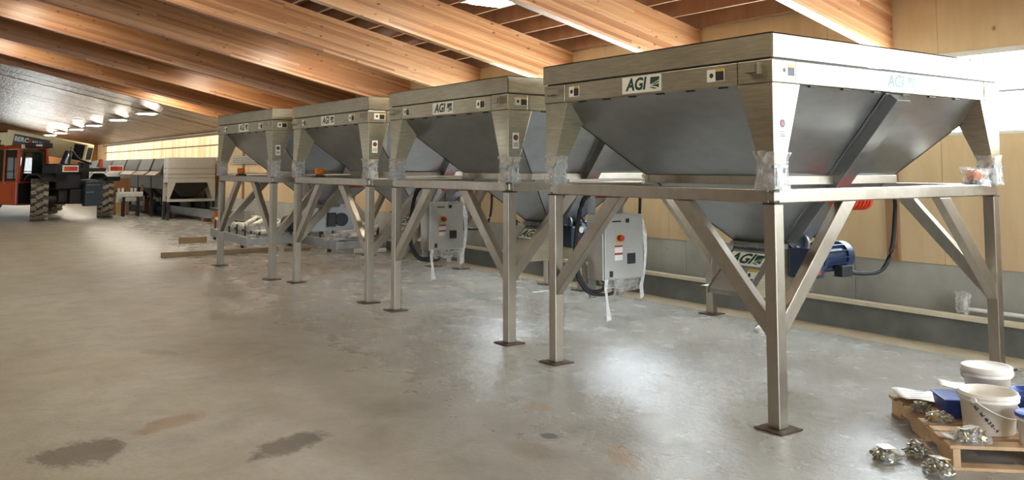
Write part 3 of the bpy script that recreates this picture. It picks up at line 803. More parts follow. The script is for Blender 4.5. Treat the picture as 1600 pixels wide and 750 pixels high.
# ---------------------------------------------------------------- telehandler
M_ORANGE = simple('orange_paint', 'c8531f', .42, 0, .08)
M_CREAM = simple('cream_boom_paint', 'f3e4ae', .5, 0, .06)
M_CHAS = simple('black_chassis', '1c1b1c', .6, 0, .3)
M_SLATE = simple('slate_tank_paint', '3a4450', .45, .1, .1)
M_TYRE = simple('dusty_tyre_rubber', '4a443d', .85, 0, .25)
M_LUG = simple('dusty_tyre_lug', '8f8676', .9, 0, .2)
def wheel(parent, x, y, r, wd, steer=0):
    b = MB(); pr = [(r*.55, -wd*.42), (r*.78, -wd*.5), (r*.90, -wd*.47), (r*.93, -wd*.3), (r*.935, 0), (r*.93, wd*.3), (r*.90, wd*.47), (r*.78, wd*.5), (r*.55, wd*.42)]
    b.lathe([(a, z) for a, z in pr], 36, (0, 0, 0), 'x')
    o = b.obj('wheel', M_TYRE, parent); o.location = (x, y, r); o.rotation_euler = (0, 0, steer)
    lg = MB(); n = 16
    for k in range(n):
        for s_ in (-1, 0, 1):
            a = 2*PI*(k + (.5 if s_ == 0 else (.15 if s_ > 0 else 0)))/n
            M = Matrix.Rotation(a, 4, 'X') @ Matrix.Translation((s_*wd*.33, 0, r*.935)) @ Matrix.Rotation(.55 if s_ == 0 else (-.25*s_), 4, 'Z')
            hw = wd*(.20 if s_ == 0 else .15)
            lg.box((-hw, -r*.095, -.03), (hw, r*.095, r*.065), M)
    tag(lg.obj('tread_lug', M_LUG, o), kind='stuff')
    h = MB().lathe([(0, -wd*.3), (r*.3, -wd*.3), (r*.5, -wd*.42), (r*.57, -wd*.42)], 24, (0, 0, 0), 'x').lathe([(r*.57, wd*.42), (r*.5, wd*.42), (r*.3, wd*.3), (0, wd*.3)], 24, (0, 0, 0), 'x')
    h.obj('rim', M_CREAM, o)
    return o
TP, TRZ = (4.33, 30.42, 0), R(22)
te = thing('telehandler', 'orange and cream telehandler with big lugged tyres parked at the far left', 'telehandler', TP, TRZ)
TI = Matrix.Translation(TP) @ Matrix.Rotation(TRZ, 4, 'Z'); TI.invert()
def tl(v, u, z): return TI @ Vector((v, u, z))
for x, y, st in ((-1.08, 0, -R(28)), (1.08, 0, -R(32)), (-1.08, 3.5, .3), (1.08, 3.5, .3)): wheel(te, x, y, .645, .48, st)
ch = MB().box((-.62, -.25, .55), (.62, 4.2, 1.25)).box((-.55, 4.2, .5), (.55, 4.7, 1.0)).box((-.35, -.4, .5), (.35, .0, .95))
ch.cyl((-1.0, 0, .645), (1.0, 0, .645), .16, n=14).cyl((-1.0, 3.5, .645), (1.0, 3.5, .645), .16, n=14)
ch.obj('chassis', M_CHAS, te, bevel=.03)
MB().box((.02, -.62, .42), (.60, -.42, 1.20)).obj('rear_tank', M_SLATE, te, bevel=.03)
for k, z in enumerate((.85, 1.08)): MB().box((.06, -.63, z), (.5 - .2*(1-k), -.618, z+.02)).obj('tank_rail', M_GALV, te)
MB().box((-.78, -.36, .95), (.02, .5, 1.75)).obj('rear_cowl', M_CHAS, te, bevel=.05)
for s_ in (-1, 1):
    MB().prism([(-.46, 1.20), (-.48, 1.34), (-.25, 1.45), (.3, 1.45), (.55, 1.25), (.50, 1.22), (.28, 1.40), (-.22, 1.40), (-.43, 1.30), (-.42, 1.20)], s_*1.06-.24, s_*1.06+.22, lambda a, b, d: (d, a, b)).obj('mudguard', M_CHAS, te)
def lamp_cluster(x, flip):
    b = MB().box((x-.24, -.80, 1.50), (x+.24, -.74, 1.70)).obj('rear_lamp', M_LABEL, te)
    segs = [('amber_lens', M_ORANGE, -.21, -.05), ('red_lens', M_LRED, -.05, .21)]
    for nm, mt, a, c in segs:
        if flip: a, c = -c, -a
        MB().box((x+a, -.81, 1.53), (x+c, -.798, 1.67)).obj(nm, mt, b)
lamp_cluster(-.58, False); lamp_cluster(.92, True)
MB().box((-.3, -.5, 1.5), (.75, -.40, 1.62)).obj('lamp_bar', M_CHAS, te)
MB().box((.35, -.44, 1.5), (.55, -.42, 1.64)).obj('number_plate', M_LABEL, te)
MB().prism([(.62, 1.5), (.78, 1.5), (.76, 1.9), (.66, 1.9)], -.30, -.24, lambda a, b, d: (a, d, b)).obj('warning_flag', M_ORANGE, te)
MB().tube([(-.35, -.3, 1.75), (-.3, -.25, 2.1), (-.1, 0, 2.15), (.2, .1, 1.9), (.5, -.1, 1.75)], .035, 8).obj('hydraulic_hose', M_BLACK, te)
MB().cyl((-.28, .2, 1.7), (.1, .6, 2.1), .10, n=12).obj('lift_cylinder', M_BLUE, te)
MB().box((-.15, .3, 1.25), (.1, .6, 1.75)).box((.55, .5, 1.25), (.8, .8, 1.8)).obj('boom_tower', M_CHAS, te, bevel=.03)
# cab
cx0, cx1, cy0, cy1 = -1.24, -.29, 1.06, 2.7
cabp = MB()
fr = [(cx0, cy0), (cx1, cy0), (cx1, cy1), (cx0, cy1)]
cab = MB().box((cx0, cy0, .45), (cx1, cy1, 1.20)).obj('cab', M_ORANGE, te, bevel=.04)
roof = MB().hexa([(cx0, cy0, 2.22), (cx1, cy0, 2.22), (cx1, cy1, 2.20), (cx0, cy1, 2.20)], [(cx0+.12, cy0+.1, 2.36), (cx1-.1, cy0+.1, 2.36), (cx1-.1, cy1-.15, 2.33), (cx0+.12, cy1-.15, 2.33)]).obj('roof', M_ORANGE, cab, bevel=.03)
for x, y, x2, y2 in ((cx0, cy0, cx0+.03, cy0), (cx1-.04, cy0, cx1-.06, cy0), (cx0, cy1-.08, cx0+.03, cy1-.3), (cx1-.04, cy1-.08, cx1-.06, cy1-.3), (cx0, 1.85, cx0+.02, 1.85)):
    MB().hexa([(x, y, 1.18), (x+.10, y, 1.18), (x+.10, y+.10, 1.18), (x, y+.10, 1.18)], [(x2, y2, 2.25), (x2+.09, y2, 2.25), (x2+.09, y2+.10, 2.25), (x2, y2+.10, 2.25)]).obj('pillar', M_ORANGE, cab, bevel=.015)
MB().box((cx0+.10, cy0+.03, 1.22), (cx1-.09, cy0+.045, 2.20)).obj('rear_window', M_GLASS, cab)
MB().box((cx0+.03, cy0+.12, 1.22), (cx0+.045, 1.84, 2.2)).box((cx0+.03, 1.96, 1.22), (cx0+.045, cy1-.2, 2.15)).obj('side_window', M_GLASS2, cab)
MB().box((cx1-.05, cy0+.12, 1.22), (cx1-.035, cy1-.2, 2.15)).obj('side_window', M_GLASS, cab)
MB().box((cx0-.012, 1.3, .55), (cx0, 1.8, 1.12)).obj('door_panel', M_ORANGE, cab)
MB().box((cx0-.03, 1.6, 1.12), (cx0-.005, 1.80, 1.16)).obj('door_handle', M_GALV, cab)
MB().box((cx0+.18, cy0-.10, 2.26), (cx1+.1, cy0+.05, 2.42)).obj('light_bar', M_CHAS, cab, bevel=.02)
MB().box((cx0+.10, cy0-.06, 2.24), (cx0+.22, cy0, 2.36)).obj('work_lamp', M_LABEL, cab)
MB().box((cx0+.5, cy0-.115, 2.31), (cx0+.7, cy0-.10, 2.37)).obj('white_plate', M_LABEL, cab)
MB().box((cx0+.56, cy0+.25, 1.2), (cx1-.08, cy0+.75, 1.45)).box((cx0+.56, cy0+.12, 1.3), (cx1-.08, cy0+.25, 2.12)).obj('seat', M_CHAS, cab, bevel=.04)
MB().box((cx0+.05, cy0-.02, .5), (cx1+.02, cy0, 1.15)).obj('dark_side_panel', M_CHAS, cab)
# boom
p0, p1 = tl(4.88, 31.35, 2.09), tl(2.72, 33.0, 2.60)
bd = (p1-p0).normalized()
boom = MB().bar(p0, p1, .44, .60).obj('boom', M_CREAM, te, bevel=.02)
sd = bd.cross(Vector((0, 0, 1))).normalized(); bu = sd.cross(bd).normalized(); Lb = (p1-p0).length
MB().bar(p0 - bd*.015, p0 + bd*.02, .30, .40).obj('boom_end_plate', M_CHAS, boom)
Mb_ = None
left = -sd     # left flank of the boom, facing the aisle
mid = p0 + bd*(Lb*.68) + left*.222
Mb_ = plane_M(mid, -bd, bu)
sg = MB().box((-.62, -.2, 0), (.62, .2, .006), Mb_).obj('name_board', M_LBLK, boom)
text_obj('BERC', .21, M_LABEL, sg, Mb_ @ Matrix.Translation((-.34, .05, .008)), bold=.008)
text_obj('RENTALS', .135, M_LABEL, sg, Mb_ @ Matrix.Translation((.31, .03, .008)), bold=.005)
MB().lathe([(.0, 0), (.065, 0), (.065, .004), (0, .004)], 16).obj('orange_emblem', M_ORANGE, sg).matrix_local = Mb_ @ Matrix.Translation((-.045, .05, .007)) @ Matrix.Diagonal((.8, 1.25, 1, 1))
for k, (a, b_) in enumerate(((.14, .02), (.19, .1), (.24, -.04), (.2, -.1))):
    q = p0 + bd*(Lb*a) + left*.221 + bu*b_; MB().cyl(q, q + left*.012, .022, n=10).obj('boom_pin', M_CHAS, boom)
qb = p0 + bd*.25 + left*.221
MB().bar(qb - bd*.18, qb + bd*.18, .01, .52).obj('dark_end_panel', M_CHAS, boom)
MB().bar(p1 - bd*.02, p1 + bd*.4 + Vector((0, 0, -.1)), .34, .42).obj('boom_inner_section', M_CREAM, boom, bevel=.02)
MB().bar(p1 + bd*.35 + Vector((0, 0, -.1)), p1 + bd*.5 + Vector((0, 0, -1.2)), .4, .3).obj('boom_head', M_CHAS, boom)
MB().bar(p1 + bd*.62 + Vector((-.0, 0, -1.9)), p1 + bd*.62 + Vector((0, 0, -.8)), .9, .12).obj('fork_carriage', M_CHAS, boom)

# ---------------------------------------------------------------- row of storage bins along the right wall
def end_bin():
    t = thing('storage_bin', 'silver ribbed storage bin end of the row along the right wall', 'bin', (0, 0, 0), 0, 'storage bins along the right wall')
    x0, x1, y0, y1 = 6.60, 8.05, 28.0, 28.6
    for i, (za, zb_) in enumerate(((1.16, 1.30), (1.31, 1.42), (1.43, 1.60), (1.61, 1.95))):
        MB().box((x0+.004*(i % 2), y0+.004*(i % 2), za), (x1, y1, zb_)).obj('side_band', M_BINS, t, bevel=.008)
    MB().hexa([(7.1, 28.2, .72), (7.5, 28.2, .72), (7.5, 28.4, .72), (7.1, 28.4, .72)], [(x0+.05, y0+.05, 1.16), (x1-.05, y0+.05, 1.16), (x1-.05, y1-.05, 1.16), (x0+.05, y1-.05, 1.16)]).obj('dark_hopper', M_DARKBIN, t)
    for x, sgn in ((x0, 1), (x1, -1)):
        for y in (y0, y1-.08):
            MB().hexa([(x, y, .64), (x+sgn*.06, y, .64), (x+sgn*.06, y+.08, .64), (x, y+.08, .64)], [(x, y, 1.16), (x+sgn*.24, y, 1.16), (x+sgn*.24, y+.08, 1.16), (x, y+.08, 1.16)]).obj('tapered_leg', M_BINS, t)
            MB().box((x, y, 0), (x+sgn*.07, y+.07, .57)).obj('post', M_DARKBIN, t)
    MB().box((x0, y0, .57), (x1, y0+.07, .64)).obj('stand_rail', M_BINS, t)
    MB().box((x0, y1-.07, .57), (x1, y1, .64)).obj('stand_rail', M_BINS, t)
    return t
M_BINS = simple('bin_steel', 'bcb9b0', .45, .35, .05)
M_BING = simple('bin_grey_sheet', '86857e', .6, .3, .1)
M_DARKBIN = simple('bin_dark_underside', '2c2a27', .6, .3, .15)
M_HOOD = simple('hood_sheet', '5c5c57', .55, .2, .08)
end_bin()
def hood_bin(y0, y1, lb):
    t = thing('hooded_bin', lb, 'bin', (0, 0, 0), 0, 'storage bins along the right wall')
    x0, x1 = 6.60, 8.05
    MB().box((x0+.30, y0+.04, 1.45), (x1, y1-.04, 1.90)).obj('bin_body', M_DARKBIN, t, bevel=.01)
    MB().hexa([(x0-.02, y0+.14, 1.54), (x0+.30, y0+.14, 1.54), (x0+.30, y1-.14, 1.54), (x0-.02, y1-.14, 1.54)],
              [(x0+.12, y0+.10, 1.93), (x0+.30, y0+.10, 1.93), (x0+.30, y1-.10, 1.93), (x0+.12, y1-.10, 1.93)]).obj('slanted_hood', M_HOOD, t, bevel=.01)
    MB().hexa([(x0-.20, y0+.14, 1.36), (x0+.02, y0+.14, 1.40), (x0+.02, y1-.14, 1.40), (x0-.20, y1-.14, 1.36)],
              [(x0-.20, y0+.14, 1.39), (x0+.02, y0+.14, 1.54), (x0+.02, y1-.14, 1.54), (x0-.20, y1-.14, 1.39)]).obj('hood_lip', M_LIP, t, bevel=.006)
    MB().box((x0+.04, y0+.05, .95), (x1, y1-.05, 1.40)).obj('lower_panel', M_BING, t)
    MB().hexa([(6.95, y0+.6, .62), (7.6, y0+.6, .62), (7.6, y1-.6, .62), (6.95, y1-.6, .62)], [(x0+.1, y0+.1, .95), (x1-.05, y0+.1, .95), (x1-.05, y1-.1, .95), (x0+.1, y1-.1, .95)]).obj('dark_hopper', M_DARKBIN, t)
    for x in (x0+.04, x1-.08):
        MB().box((x, y0+.02, 0), (x+.08, y0+.10, 1.5)).obj('post', M_DARKBIN, t)
M_LIP = simple('bin_lip_sheet', '6a5c3c', .55, .2, .1)
yb = [28.75, 30.4, 32.4, 34.7, 37.5, 40.5, 43.5]
for i, nm in enumerate(('nearest grey hooded bin, touching the silver end bin', 'second grey hooded bin from the silver end bin', 'third grey hooded bin from the silver end bin', 'fourth grey hooded bin from the silver end bin', 'fifth grey hooded bin, partly behind the telehandler lamps', 'farthest grey hooded bin, mostly behind the telehandler')):
    hood_bin(yb[i], yb[i+1], nm)

# clutter by the bins
t = thing('plywood_crate', 'brown plywood crate between the telehandler tyre and the bins', 'crate', (0, 0, 0))
MB().box((5.76, 31.9, .83), (6.30, 32.4, 1.28)).obj('crate_side', M_BROWN, t, bevel=.01)
for x in (5.78, 6.2): MB().box((x, 32.0, 0), (x+.08, 32.1, .83)).obj('leg', M_POST, t)
t = thing('idler_bracket_stack', 'white steel conveyor section on dark supports beside the telehandler tyre', 'conveyor part', (0, 0, 0))
MB().box((5.74, 30.9, .66), (6.50, 31.1, .82)).obj('side_channel', M_PVC, t, bevel=.01)
MB().box((5.8, 31.15, .50), (6.48, 31.3, .62)).obj('lower_channel', M_PVC, t, bevel=.01)
for x in (5.76, 5.88, 6.16, 6.27): MB().cyl((x, 31.0, .82), (x, 31.0, .95), .04, n=10).obj('upright_stub', M_PVC, t)
for x in (5.9, 6.35): MB().box((x, 30.95, 0), (x+.06, 31.28, .66)).obj('support', M_DARKBIN, t)
MB().prism([(6.46, .5), (6.54, .5), (6.56, 1.05), (6.48, 1.05)], 31.12, 31.2, lambda a, b, d: (a, d, b)).obj('end_bracket', M_POST, t)
t = thing('plastic_jug', 'white plastic jug on the floor beside the far right tyre', 'jug', (5.97, 33.4, 0))
MB().lathe([(0, 0), (.12, 0), (.13, .03), (.13, .34), (.05, .45), (.05, .5), (0, .5)], 16).obj('body', M_PVC, t)
MB().cyl((0, 0, .5), (0, 0, .54), .055, n=12).obj('cap', M_LABEL, t)
t = thing('cardboard_box', 'small tan cardboard box on the floor beside the white jug', 'box', (6.27, 33.4, 0))
M_CARD = simple('cardboard', 'a88458', .8, 0, .1)
MB().box((-.15, -.15, 0), (.15, .15, .38)).obj('carton', M_CARD, t)
MB().box((-.15, -.03, .38), (.15, .03, .383)).obj('tape', M_TRIM, t)
t = thing('metal_bucket', 'grey metal bucket on the floor beneath the hooded bins', 'bucket', (7.45, 33.5, 0))
MB().lathe([(0, .01), (.15, 0), (.20, .37), (.205, .38), (.195, .38), (.15, .03), (0, .03)], 22).obj('pail', M_GALV, t)
MB().tube([(-.2, 0, .36), (-.16, 0, .50), (0, 0, .56), (.16, 0, .5), (.2, 0, .36)], .008, 6).obj('handle', M_DARKBIN, t)
t = thing('parts_box', 'small open cardboard box of parts behind the grey metal bucket', 'box', (7.45, 34.3, 0))
MB().box((-.2, -.15, 0), (.2, .15, .44)).obj('carton', M_CARD, t)
MB().lathe([(0, .441), (.09, .442), (.10, .49), (.05, .56), (0, .57)], 12).obj('orange_cone_top', M_ORANGE, t)
t = thing('blue_barrel', 'dark blue plastic barrel tipped over beside the steel profiles', 'barrel', (7.55, 31.4, .0), .25)
b = MB(); c0, c1 = Vector((-.42, 0, .17)), Vector((.25, .15, .42))
b.cyl(c0, c1, .16, .19, 20); b.obj('barrel_shell', simple('navy_plastic', '1d2c5c', .3), t)
b = MB(); d = (c1-c0).normalized()
for k in (.2, .55, .9): b.cyl(c0 + (c1-c0)*k - d*.012, c0 + (c1-c0)*k + d*.012, .185+.012*k, n=20)
b.obj('hoop', simple('navy_hoop', '26396f', .3), t)
MB().cyl(c1, c1 + d*.02, .17, n=20).obj('lid', simple('blue_lid', '3c6bd0', .25), t)
def profile(lb, x0, y0, x1, y1, z, h=.22, col=None):
    t = thing('steel_profile', lb, 'steel profile', (x0, y0, 0))
    p, q = Vector((0, 0, z)), Vector((x1-x0, y1-y0, z))
    b = MB().bar(p, q, .16, .02).bar(p + Vector((0, 0, h)), q + Vector((0, 0, h)), .16, .02).bar(p + Vector((0, 0, h/2)), q + Vector((0, 0, h/2)), .02, h)
    b.obj('profile_bar', col or M_GALV, t)
    for k in (.15, .85):
        c = p + (q-p)*k; MB().box((c.x-.12, c.y-.06, 0), (c.x+.12, c.y+.06, z-.012)).obj('sleeper', M_POST, t)
profile('long grey steel profile on timber sleepers below the silver bin', 7.30, 30.5, 7.50, 26.2, .13)
profile('second grey steel profile against the wall behind the roller frames', 7.85, 27.6, 7.80, 24.3, .14, .24)
b = MB().box((7.35, 25.55, .0), (7.65, 25.75, .12)).box((7.37, 25.57, .13), (7.63, 25.73, .24)).box((7.35, 25.55, .25), (7.65, 25.75, .36))
tag(b.obj('strapped_timber_block', simple('orange_brown_timber', 'b06c2e', .7)), 'orange-brown timber blocks stacked at the end of the steel profile', 'timber')

# ---------------------------------------------------------------- idler roller frames
def roller_frame(lb, x, y, rz, ln=3.5, wd=1.08):
    t = thing('roller_frame', lb, 'roller frame', (x, y, 0), rz, 'conveyor frames with white rollers')
    for xx in (0, wd-.06):
        MB().box((xx, 0, .06), (xx+.05, ln, .23)).box((xx-.012 if xx else xx, 0, .23), (xx+.062, ln, .24)).obj('side_channel', M_GALV, t, bevel=.004)
    for yy in (0.03, ln-.06): MB().box((.05, yy, .08), (wd-.06, yy+.04, .22)).obj('end_channel', M_GALV, t, bevel=.004)
    for xx in (.005, wd-.055):
        for yy in (.35, ln-.4): MB().box((xx, yy, 0), (xx+.04, yy+.12, .06)).obj('foot', M_DARKBIN, t)
    for k in range(5):
        yy = .28 + .66*k
        st = MB().box((.05, yy-.03, .225), (wd-.06, yy+.03, .245)).obj('idler_base', M_GALV, t)
        MB().cyl((.36, yy, .315), (.72, yy, .315), .052, n=14).obj('roller', M_PVC, t)
        MB().cyl((.33, yy+.05, .325), (.06, yy+.05, .46), .052, n=14).obj('roller', M_PVC, t)
        MB().cyl((.75, yy+.05, .325), (1.02, yy+.05, .46), .052, n=14).obj('roller', M_PVC, t)
        br = MB()
        for xx, zt in ((.345, .32), (.735, .32), (.05, .45), (1.0, .45)): br.box((xx-.01, yy-.01, .24), (xx+.01, yy+.06, zt))
        br.obj('idler_bracket', M_DARKBIN, t)
roller_frame('left conveyor frame of white idler rollers, corner in front of the farthest hopper post', 5.60, 17.25, -.06, 3.2, 1.04)
roller_frame('right conveyor frame of white idler rollers, nearer the wall kerb', 6.74, 15.45, -.03, 3.2, 1.06)
def lumber(lb, x0, y0, x1, y1, w_=.09, h=.045):
    t = MB().bar((0, 0, h/2), (x1-x0, y1-y0, h/2), w_, h).obj('lumber_plank', M_WOOD_LOOSE, None, bevel=.004); t.location = (x0, y0, 0)
    tag(t, lb, 'plank', 'loose lumber on the floor')
lumber('long plank on the floor reaching furthest left, nearest the camera', 3.84, 16.62, 6.0, 16.58, .09, .09)
lumber('pale plank on the floor just past the right end of the long plank', 6.12, 16.9-.35, 6.62, 16.45, .09, .06)
lumber('short thick plank poking out left of the left roller frame', 4.85, 19.42, 5.42, 19.41, .14, .13)
def tube_piece(lb, a, b_, r=.05):
    o = MB().cyl(Vector((0, 0, r)), Vector((b_[0]-a[0], b_[1]-a[1], r)), r, n=14).obj('spare_roller', M_PVC); o.location = (a[0], a[1], 0)
    tag(o, lb, 'roller')
tube_piece('loose white roller lying on the floor in front of the right roller frame', (7.02, 15.22), (7.33, 15.18))
tube_piece('loose white roller on the floor touching the third hopper post', (7.40, 15.18), (7.64, 15.14), .045)
crp = crumple('crumpled_film', M_FILM2, None, (0, 0, .05), (.22, .16, .10), 61); crp.location = (7.79, 14.95, 0)
tag(crp, 'white crumpled film on the floor between the second and third hopper posts', 'plastic film')

# ---------------------------------------------------------------- right foreground: pallet, pails, bolts
PX, PY, PRZ = 4.73, 2.55, -.735
pal = thing('wooden_pallet', 'weathered wooden pallet at the lower right corner', 'pallet', (PX, PY, 0), PRZ)
M_PALW = [simple('pallet_wood_%s' % n, c, .75, 0, .2, 6) for n, c in (('tan', 'c2a27c'), ('brown', 'ac8b66'), ('pale', 'd2b68f'))]
PM = Matrix.Translation((PX, PY, 0)) @ Matrix.Rotation(PRZ, 4, 'Z')
PL, PW = 1.06, 1.2
for x in (0, .58, PW-.04):
    nt = [(0, .018), (.22, .018), (.25, .06), (.42, .06), (.45, .018), (.67, .018), (.70, .06), (.87, .06), (.90, .018), (PL, .018), (PL, .115), (0, .115)]
    MB().prism(nt, x, x+.04, lambda a, b, d: (d, a, b)).obj('stringer', M_PALW[0], pal, bevel=.003)
random.seed(12)
for i, y in enumerate((0, .15, .28, .42, .56, .70, .84, .965)):
    w_ = random.choice((.09, .10)); MB().box((-.01+random.uniform(-.01, .01), y, .115), (PW+.01, y+w_, .135)).obj('deck_board', M_PALW[i % 3], pal, bevel=.003)
for y in (0, .50, PL-.09): MB().box((-.005, y, 0), (PW, y+.09, .018)).obj('bottom_board', M_PALW[(1 if y else 0)], pal, bevel=.003)
def onpal(x, y): return PM @ Vector((x, y, .1375))
M_PAIL = Mat('pail_plastic').base(hexc('e9e2d4')).set(Roughness=.4, Subsurface_Weight=.0).m
def pail(name, lb, x, y, r, h, lid, body=M_PAIL, rim=None, rz=0, extra=None):
    p = onpal(x, y); t = thing(name, lb, 'bucket', tuple(p), rz)
    rb = r*.86
    prof = [(0, 0), (rb*.97, 0), (rb, .006), (r*.955, h*.80), (r*1.03, h*.80), (r*1.03, h*.835), (r*.965, h*.84), (r*.97, h*.90), (r*1.05, h*.90), (r*1.05, h*.93), (r*.985, h*.935), (r, h), (r*.96, h)]
    prof += [(r*.93, h*.8), (rb*.95, .01), (0, .01)] if not lid else [(0, h*.99)]
    MB().lathe(prof, 36).obj('pail_body', body, t)
    if lid:
        MB().lathe([(r*1.06, h*.93), (r*1.07, h*1.02), (r*1.03, h*1.035), (r*.93, h*1.03), (r*.90, h*1.005), (0, h*1.0)], 36).obj('lid', rim or M_PAIL, t)
    hp = [(r*1.04*math.cos(a), -.02 - r*.75*math.sin(a)*.55 if False else r*1.06*math.sin(-a), h*.86 - .0*a - h*.42*math.sin(a)) for a in [PI*k/14 for k in range(15)]]
    MB().tube(hp, .0045, 6).obj('handle', M_PVC if not lid else M_GALV, t)
    for s_ in (-1, 1): MB().cyl((s_*r*1.0, 0, h*.86), (s_*r*1.10, 0, h*.86), .016, n=10).obj('handle_lug', M_PVC, t)
    return t
def pail_text(t, r, h, lines, ang, size, tilt):
    for li, s in enumerate(lines):
        for i, ch in enumerate(s):
            if ch == ' ': continue
            a = ang + (i*size*.72*math.cos(tilt) - li*size*1.0*math.sin(-tilt))/r
            z = h*.76 - i*size*.72*math.sin(tilt) - li*size*1.1*math.cos(tilt)
            rr = r*(.86 + (.955-.86)*z/(h*.8)) + .0012
            n = Vector((math.cos(a), math.sin(a), 0)); rt = Vector((-math.sin(a), math.cos(a), 0)); up = Vector((0, 0, 1))
            M = plane_M(n*rr + up*z, rt*math.cos(tilt) - up*math.sin(tilt), up*math.cos(tilt) + rt*math.sin(tilt))
            text_obj(ch, size, M_LBLK, t, M, bold=.0006)
pa = pail('white_pail', 'open white plastic pail with handwritten black numbers on the pallet', .31, .30, .155, .225, False, rz=0)
view = math.atan2(-onpal(.31, .30).y, -onpal(.31, .30).x)
pail_text(pa, .155, .225, ['1/2 x 630-4', 'x 1/4'], view - .58, .0265, .80)
pb = pail('lidded_pail', 'white plastic pail with its lid on, behind the open pail', .50, .79, .138, .255, True, rz=2.2)
pail_text(pb, .138, .255, ['76'], math.atan2(-onpal(.5, .79).y, -onpal(.5, .79).x) - .5, .04, 0)
M_NAVY = simple('blue_plastic', '2b4796', .38, 0, .06)
pail('blue_pail', 'blue plastic pail behind the open white pail, at the right edge', .60, .43, .115, .20, False, M_NAVY, rz=1)
pail('blue_lidded_pail', 'small white pail with a blue lid at the right frame edge', .455, .055, .095, .165, True, M_PAIL, M_NAVY, rz=1)
p = onpal(.19, .60)
tb = thing('blue_tub', 'dark blue plastic tub lying on the pallet against the open white pail', 'tub', tuple(p), PRZ)
MB().hexa([(-.03, -.10, 0), (.15, -.10, 0), (.15, .12, 0), (-.03, .12, 0)], [(-.05, -.12, .115), (.165, -.12, .115), (.165, .13, .115), (-.05, .13, .115)]).obj('tub_body', M_NAVY, tb, bevel=.02)
MB().box((-.056, -.126, .108), (.171, .136, .12)).obj('tub_rim', M_NAVY, tb, bevel=.006)
def paper(lb, x, y, rz, w_, h, z, seed, lines):
    rnd = random.Random(seed); b = MB(); n = 6
    for i in range(n+1):
        for j in range(n+1):
            b.v.append(((i/n-.5)*w_, (j/n-.5)*h, z + .012*math.sin(i*.9+seed) + .010*math.cos(j*1.1) + rnd.uniform(-.001, .001)))
    for i in range(n):
        for j in range(n): b.f.append((i*(n+1)+j, (i+1)*(n+1)+j, (i+1)*(n+1)+j+1, i*(n+1)+j+1)); b.sm.append(True)
    o = b.obj('paper_sheet', M_LABEL, None, fix=False); q = onpal(x, y); o.location = (q.x, q.y, q.z); o.rotation_euler = (0, 0, PRZ + rz)
    m = o.modifiers.new('thick', 'SOLIDIFY'); m.thickness = .001
    tag(o, lb, 'paper', 'drawings on the pallet')
    l_ = MB()
    for k in range(lines): l_.box((-w_*.4, -h*.4 + k*.05, z+.024), (-w_*.4 + rnd.uniform(.05, w_*.5), -h*.4 + k*.05 + .005, z+.0245))
    l_.obj('printed_line', M_LBLK, o)
paper('large white drawing sheet draped over the far left end of the pallet', .16, .90, .05, .34, .30, .03, 1, 4)
paper('second white sheet lying beside the lidded pail', .48, 1.12, -.1, .28, .22, .05, 2, 2)
M_BOLT = steel('zinc_bolt', 'b9b49f', .35, (1, 1, 1), .35, .3)
M_BRASS = simple('brass_nut', 'c9a85a', .3, .9)
def bolt_bag(lb, loc, rz, sx, sy, sz, seed, tail=True, label_=True):
    t = thing('bolt_bag', lb, 'bag of bolts', loc, rz, 'clear bags of bolts')
    rnd = random.Random(seed); b = MB(); br = MB()
    for k in range(95):
        while True:
            x, y, z = rnd.uniform(-1, 1), rnd.uniform(-1, 1), rnd.uniform(0, 1)
            if x*x + y*y + z*z < .92: break
        c = Vector((x*sx*.5, y*sy*.5, .012 + z*sz*.86)); d = Vector((rnd.gauss(0, 1), rnd.gauss(0, 1), rnd.gauss(0, .5))).normalized()
        tgt = br if k % 8 == 0 else b
        if k % 3: 
            if c.z - abs(d.z)*.02 < .008: d.z = abs(d.z)*.1
            tgt.cyl(c, c + d*.028, .0055, n=6); tgt.cyl(c, c - d*.007, .010, n=6)
        else: tgt.cyl(c, c + d*.009, .013, n=6)
    tag(b.obj('bolts', M_BOLT, t), kind='stuff'); tag(br.obj('nuts', M_BRASS, t), kind='stuff')
    s = MB(); nr, ns = 7, 18
    for j in range(nr+1):
        th = (PI/2)*j/nr
        for i in range(ns):
            a = 2*PI*i/ns; w_ = 1.0 + rnd.uniform(-.07, .07)
            s.v.append((math.cos(a)*math.cos(th)*sx*.56*w_, math.sin(a)*math.cos(th)*sy*.56*w_, .004 + math.sin(th)*sz*1.05*w_))
    for j in range(nr):
        for i in range(ns): s.f.append((j*ns+i, j*ns+(i+1) % ns, (j+1)*ns+(i+1) % ns, (j+1)*ns+i)); s.sm.append(False)
    s.obj('bag_film', M_BAG, t, fix=False)
    if tail: strip_film('bag_top', M_FILM, t, [(sx*.38, 0, sz*.5), (sx*.55, .01, sz*.55), (sx*.72, .02, sz*.75), (sx*.85, .01, sz*1.1)], sy*.8, seed, (0, 1, 0))
    if label_:
        lb_ = MB().box((-.05, -.035, 0), (.05, .035, .001)).obj('paper_label', M_LABEL, t); lb_.location = (0, -.01, sz*1.06); lb_.rotation_euler = (.12, .1, .3)
bolt_bag('clear bag of bolts on the floor, leftmost of the floor bags', (4.58, 2.86, 0), -.5, .18, .14, .075, 1, False)
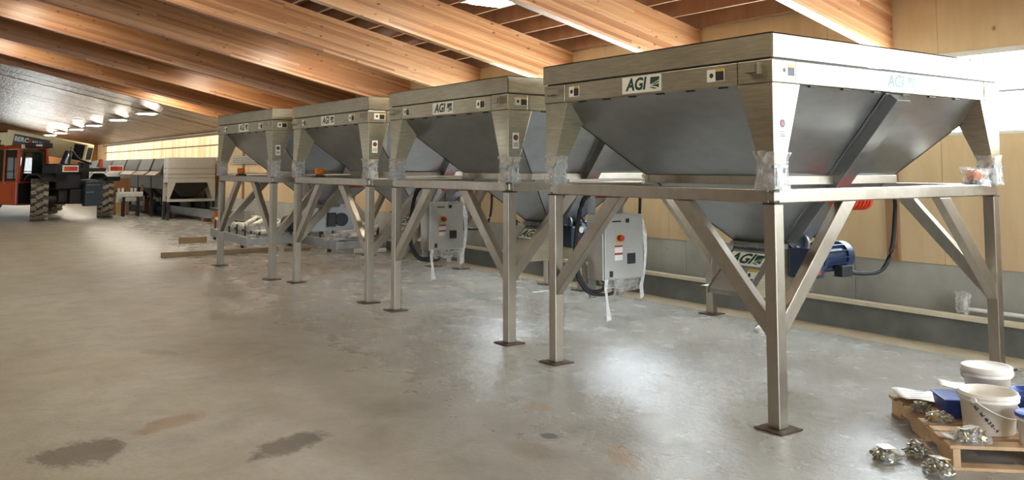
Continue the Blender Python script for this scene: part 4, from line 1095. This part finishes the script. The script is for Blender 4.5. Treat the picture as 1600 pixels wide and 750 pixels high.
bolt_bag('clear bag of bolts on the floor, behind the other floor bags', (4.79, 2.79, 0), .6, .17, .13, .09, 2, False, False)
bolt_bag('clear bag of bolts on the floor nearest the pallet side', (4.62, 2.575, 0), .8, .22, .14, .08, 3, False)
q = onpal(.11, .07)
bolt_bag('clear bag of bolts on the front edge of the pallet', (q.x, q.y, q.z), 2.5, .22, .15, .07, 4, True)
q = onpal(.05, .64)
bolt_bag('clear bag of hardware half under the drawing sheet on the pallet', (q.x, q.y, q.z), .6, (.12), .10, .055, 5, False, False)
q = onpal(.09, .45)
bolt_bag('clear bag of hardware in front of the blue tub on the pallet', (q.x, q.y, q.z), -.7, .16, .10, .05, 6, False, False)

# PVC pipe along the kerb, cap and strap on the floor
t = thing('pvc_pipe', 'white pvc pipe along the top of the kerb with a film-wrapped upright end', 'pipe', (8.10, 4.20, .285))
MB().tube([(0, -5.0, .05), (0, -.02, .05)], .021, 10).obj('pipe_run', M_PVC, t)
MB().cyl((0, 0, .0), (0, 0, .17), .020, n=12).obj('pipe_upright', M_PVC, t)
crumple('film_wrap', M_FILM, t, (0, .02, .11), (.09, .10, .18), 71, amp=.02)
t = thing('upturned_bowl', 'small white upturned plastic bowl on the floor behind the nearest hopper post', 'bowl', (7.10, 5.72, 0))
MB().lathe([(.09, 0), (.088, .03), (.05, .06), (0, .065)], 20).obj('dome', M_PVC, t)
st_ = strip_film('plastic_strap', M_FILM2, None, [(0, 0, .62), (.02, -.03, .45), (.06, -.06, .28), (.12, -.08, .13), (.24, -.1, .04), (.42, -.12, .03), (.6, -.1, .028)], .05, 81, (0, 1, 0))
st_.location = (6.42, 9.15, 0)
tag(st_, 'white plastic strap hanging to the floor behind the second hopper stand', 'strap')
lv = thing('wall_louvre', 'grey slatted louvre on the right wall behind the farthest hopper', 'louvre', (WALL_X-.02, 25.4, 1.74))
MB().box((-.03, -1.15, 0), (0, 1.15, .24)).obj('louvre_back', M_BING, lv)
for k in range(4): MB().box((-.06, -1.15, .01+.06*k), (-.03, 1.15, .045+.06*k)).obj('slat', M_BINS, lv)
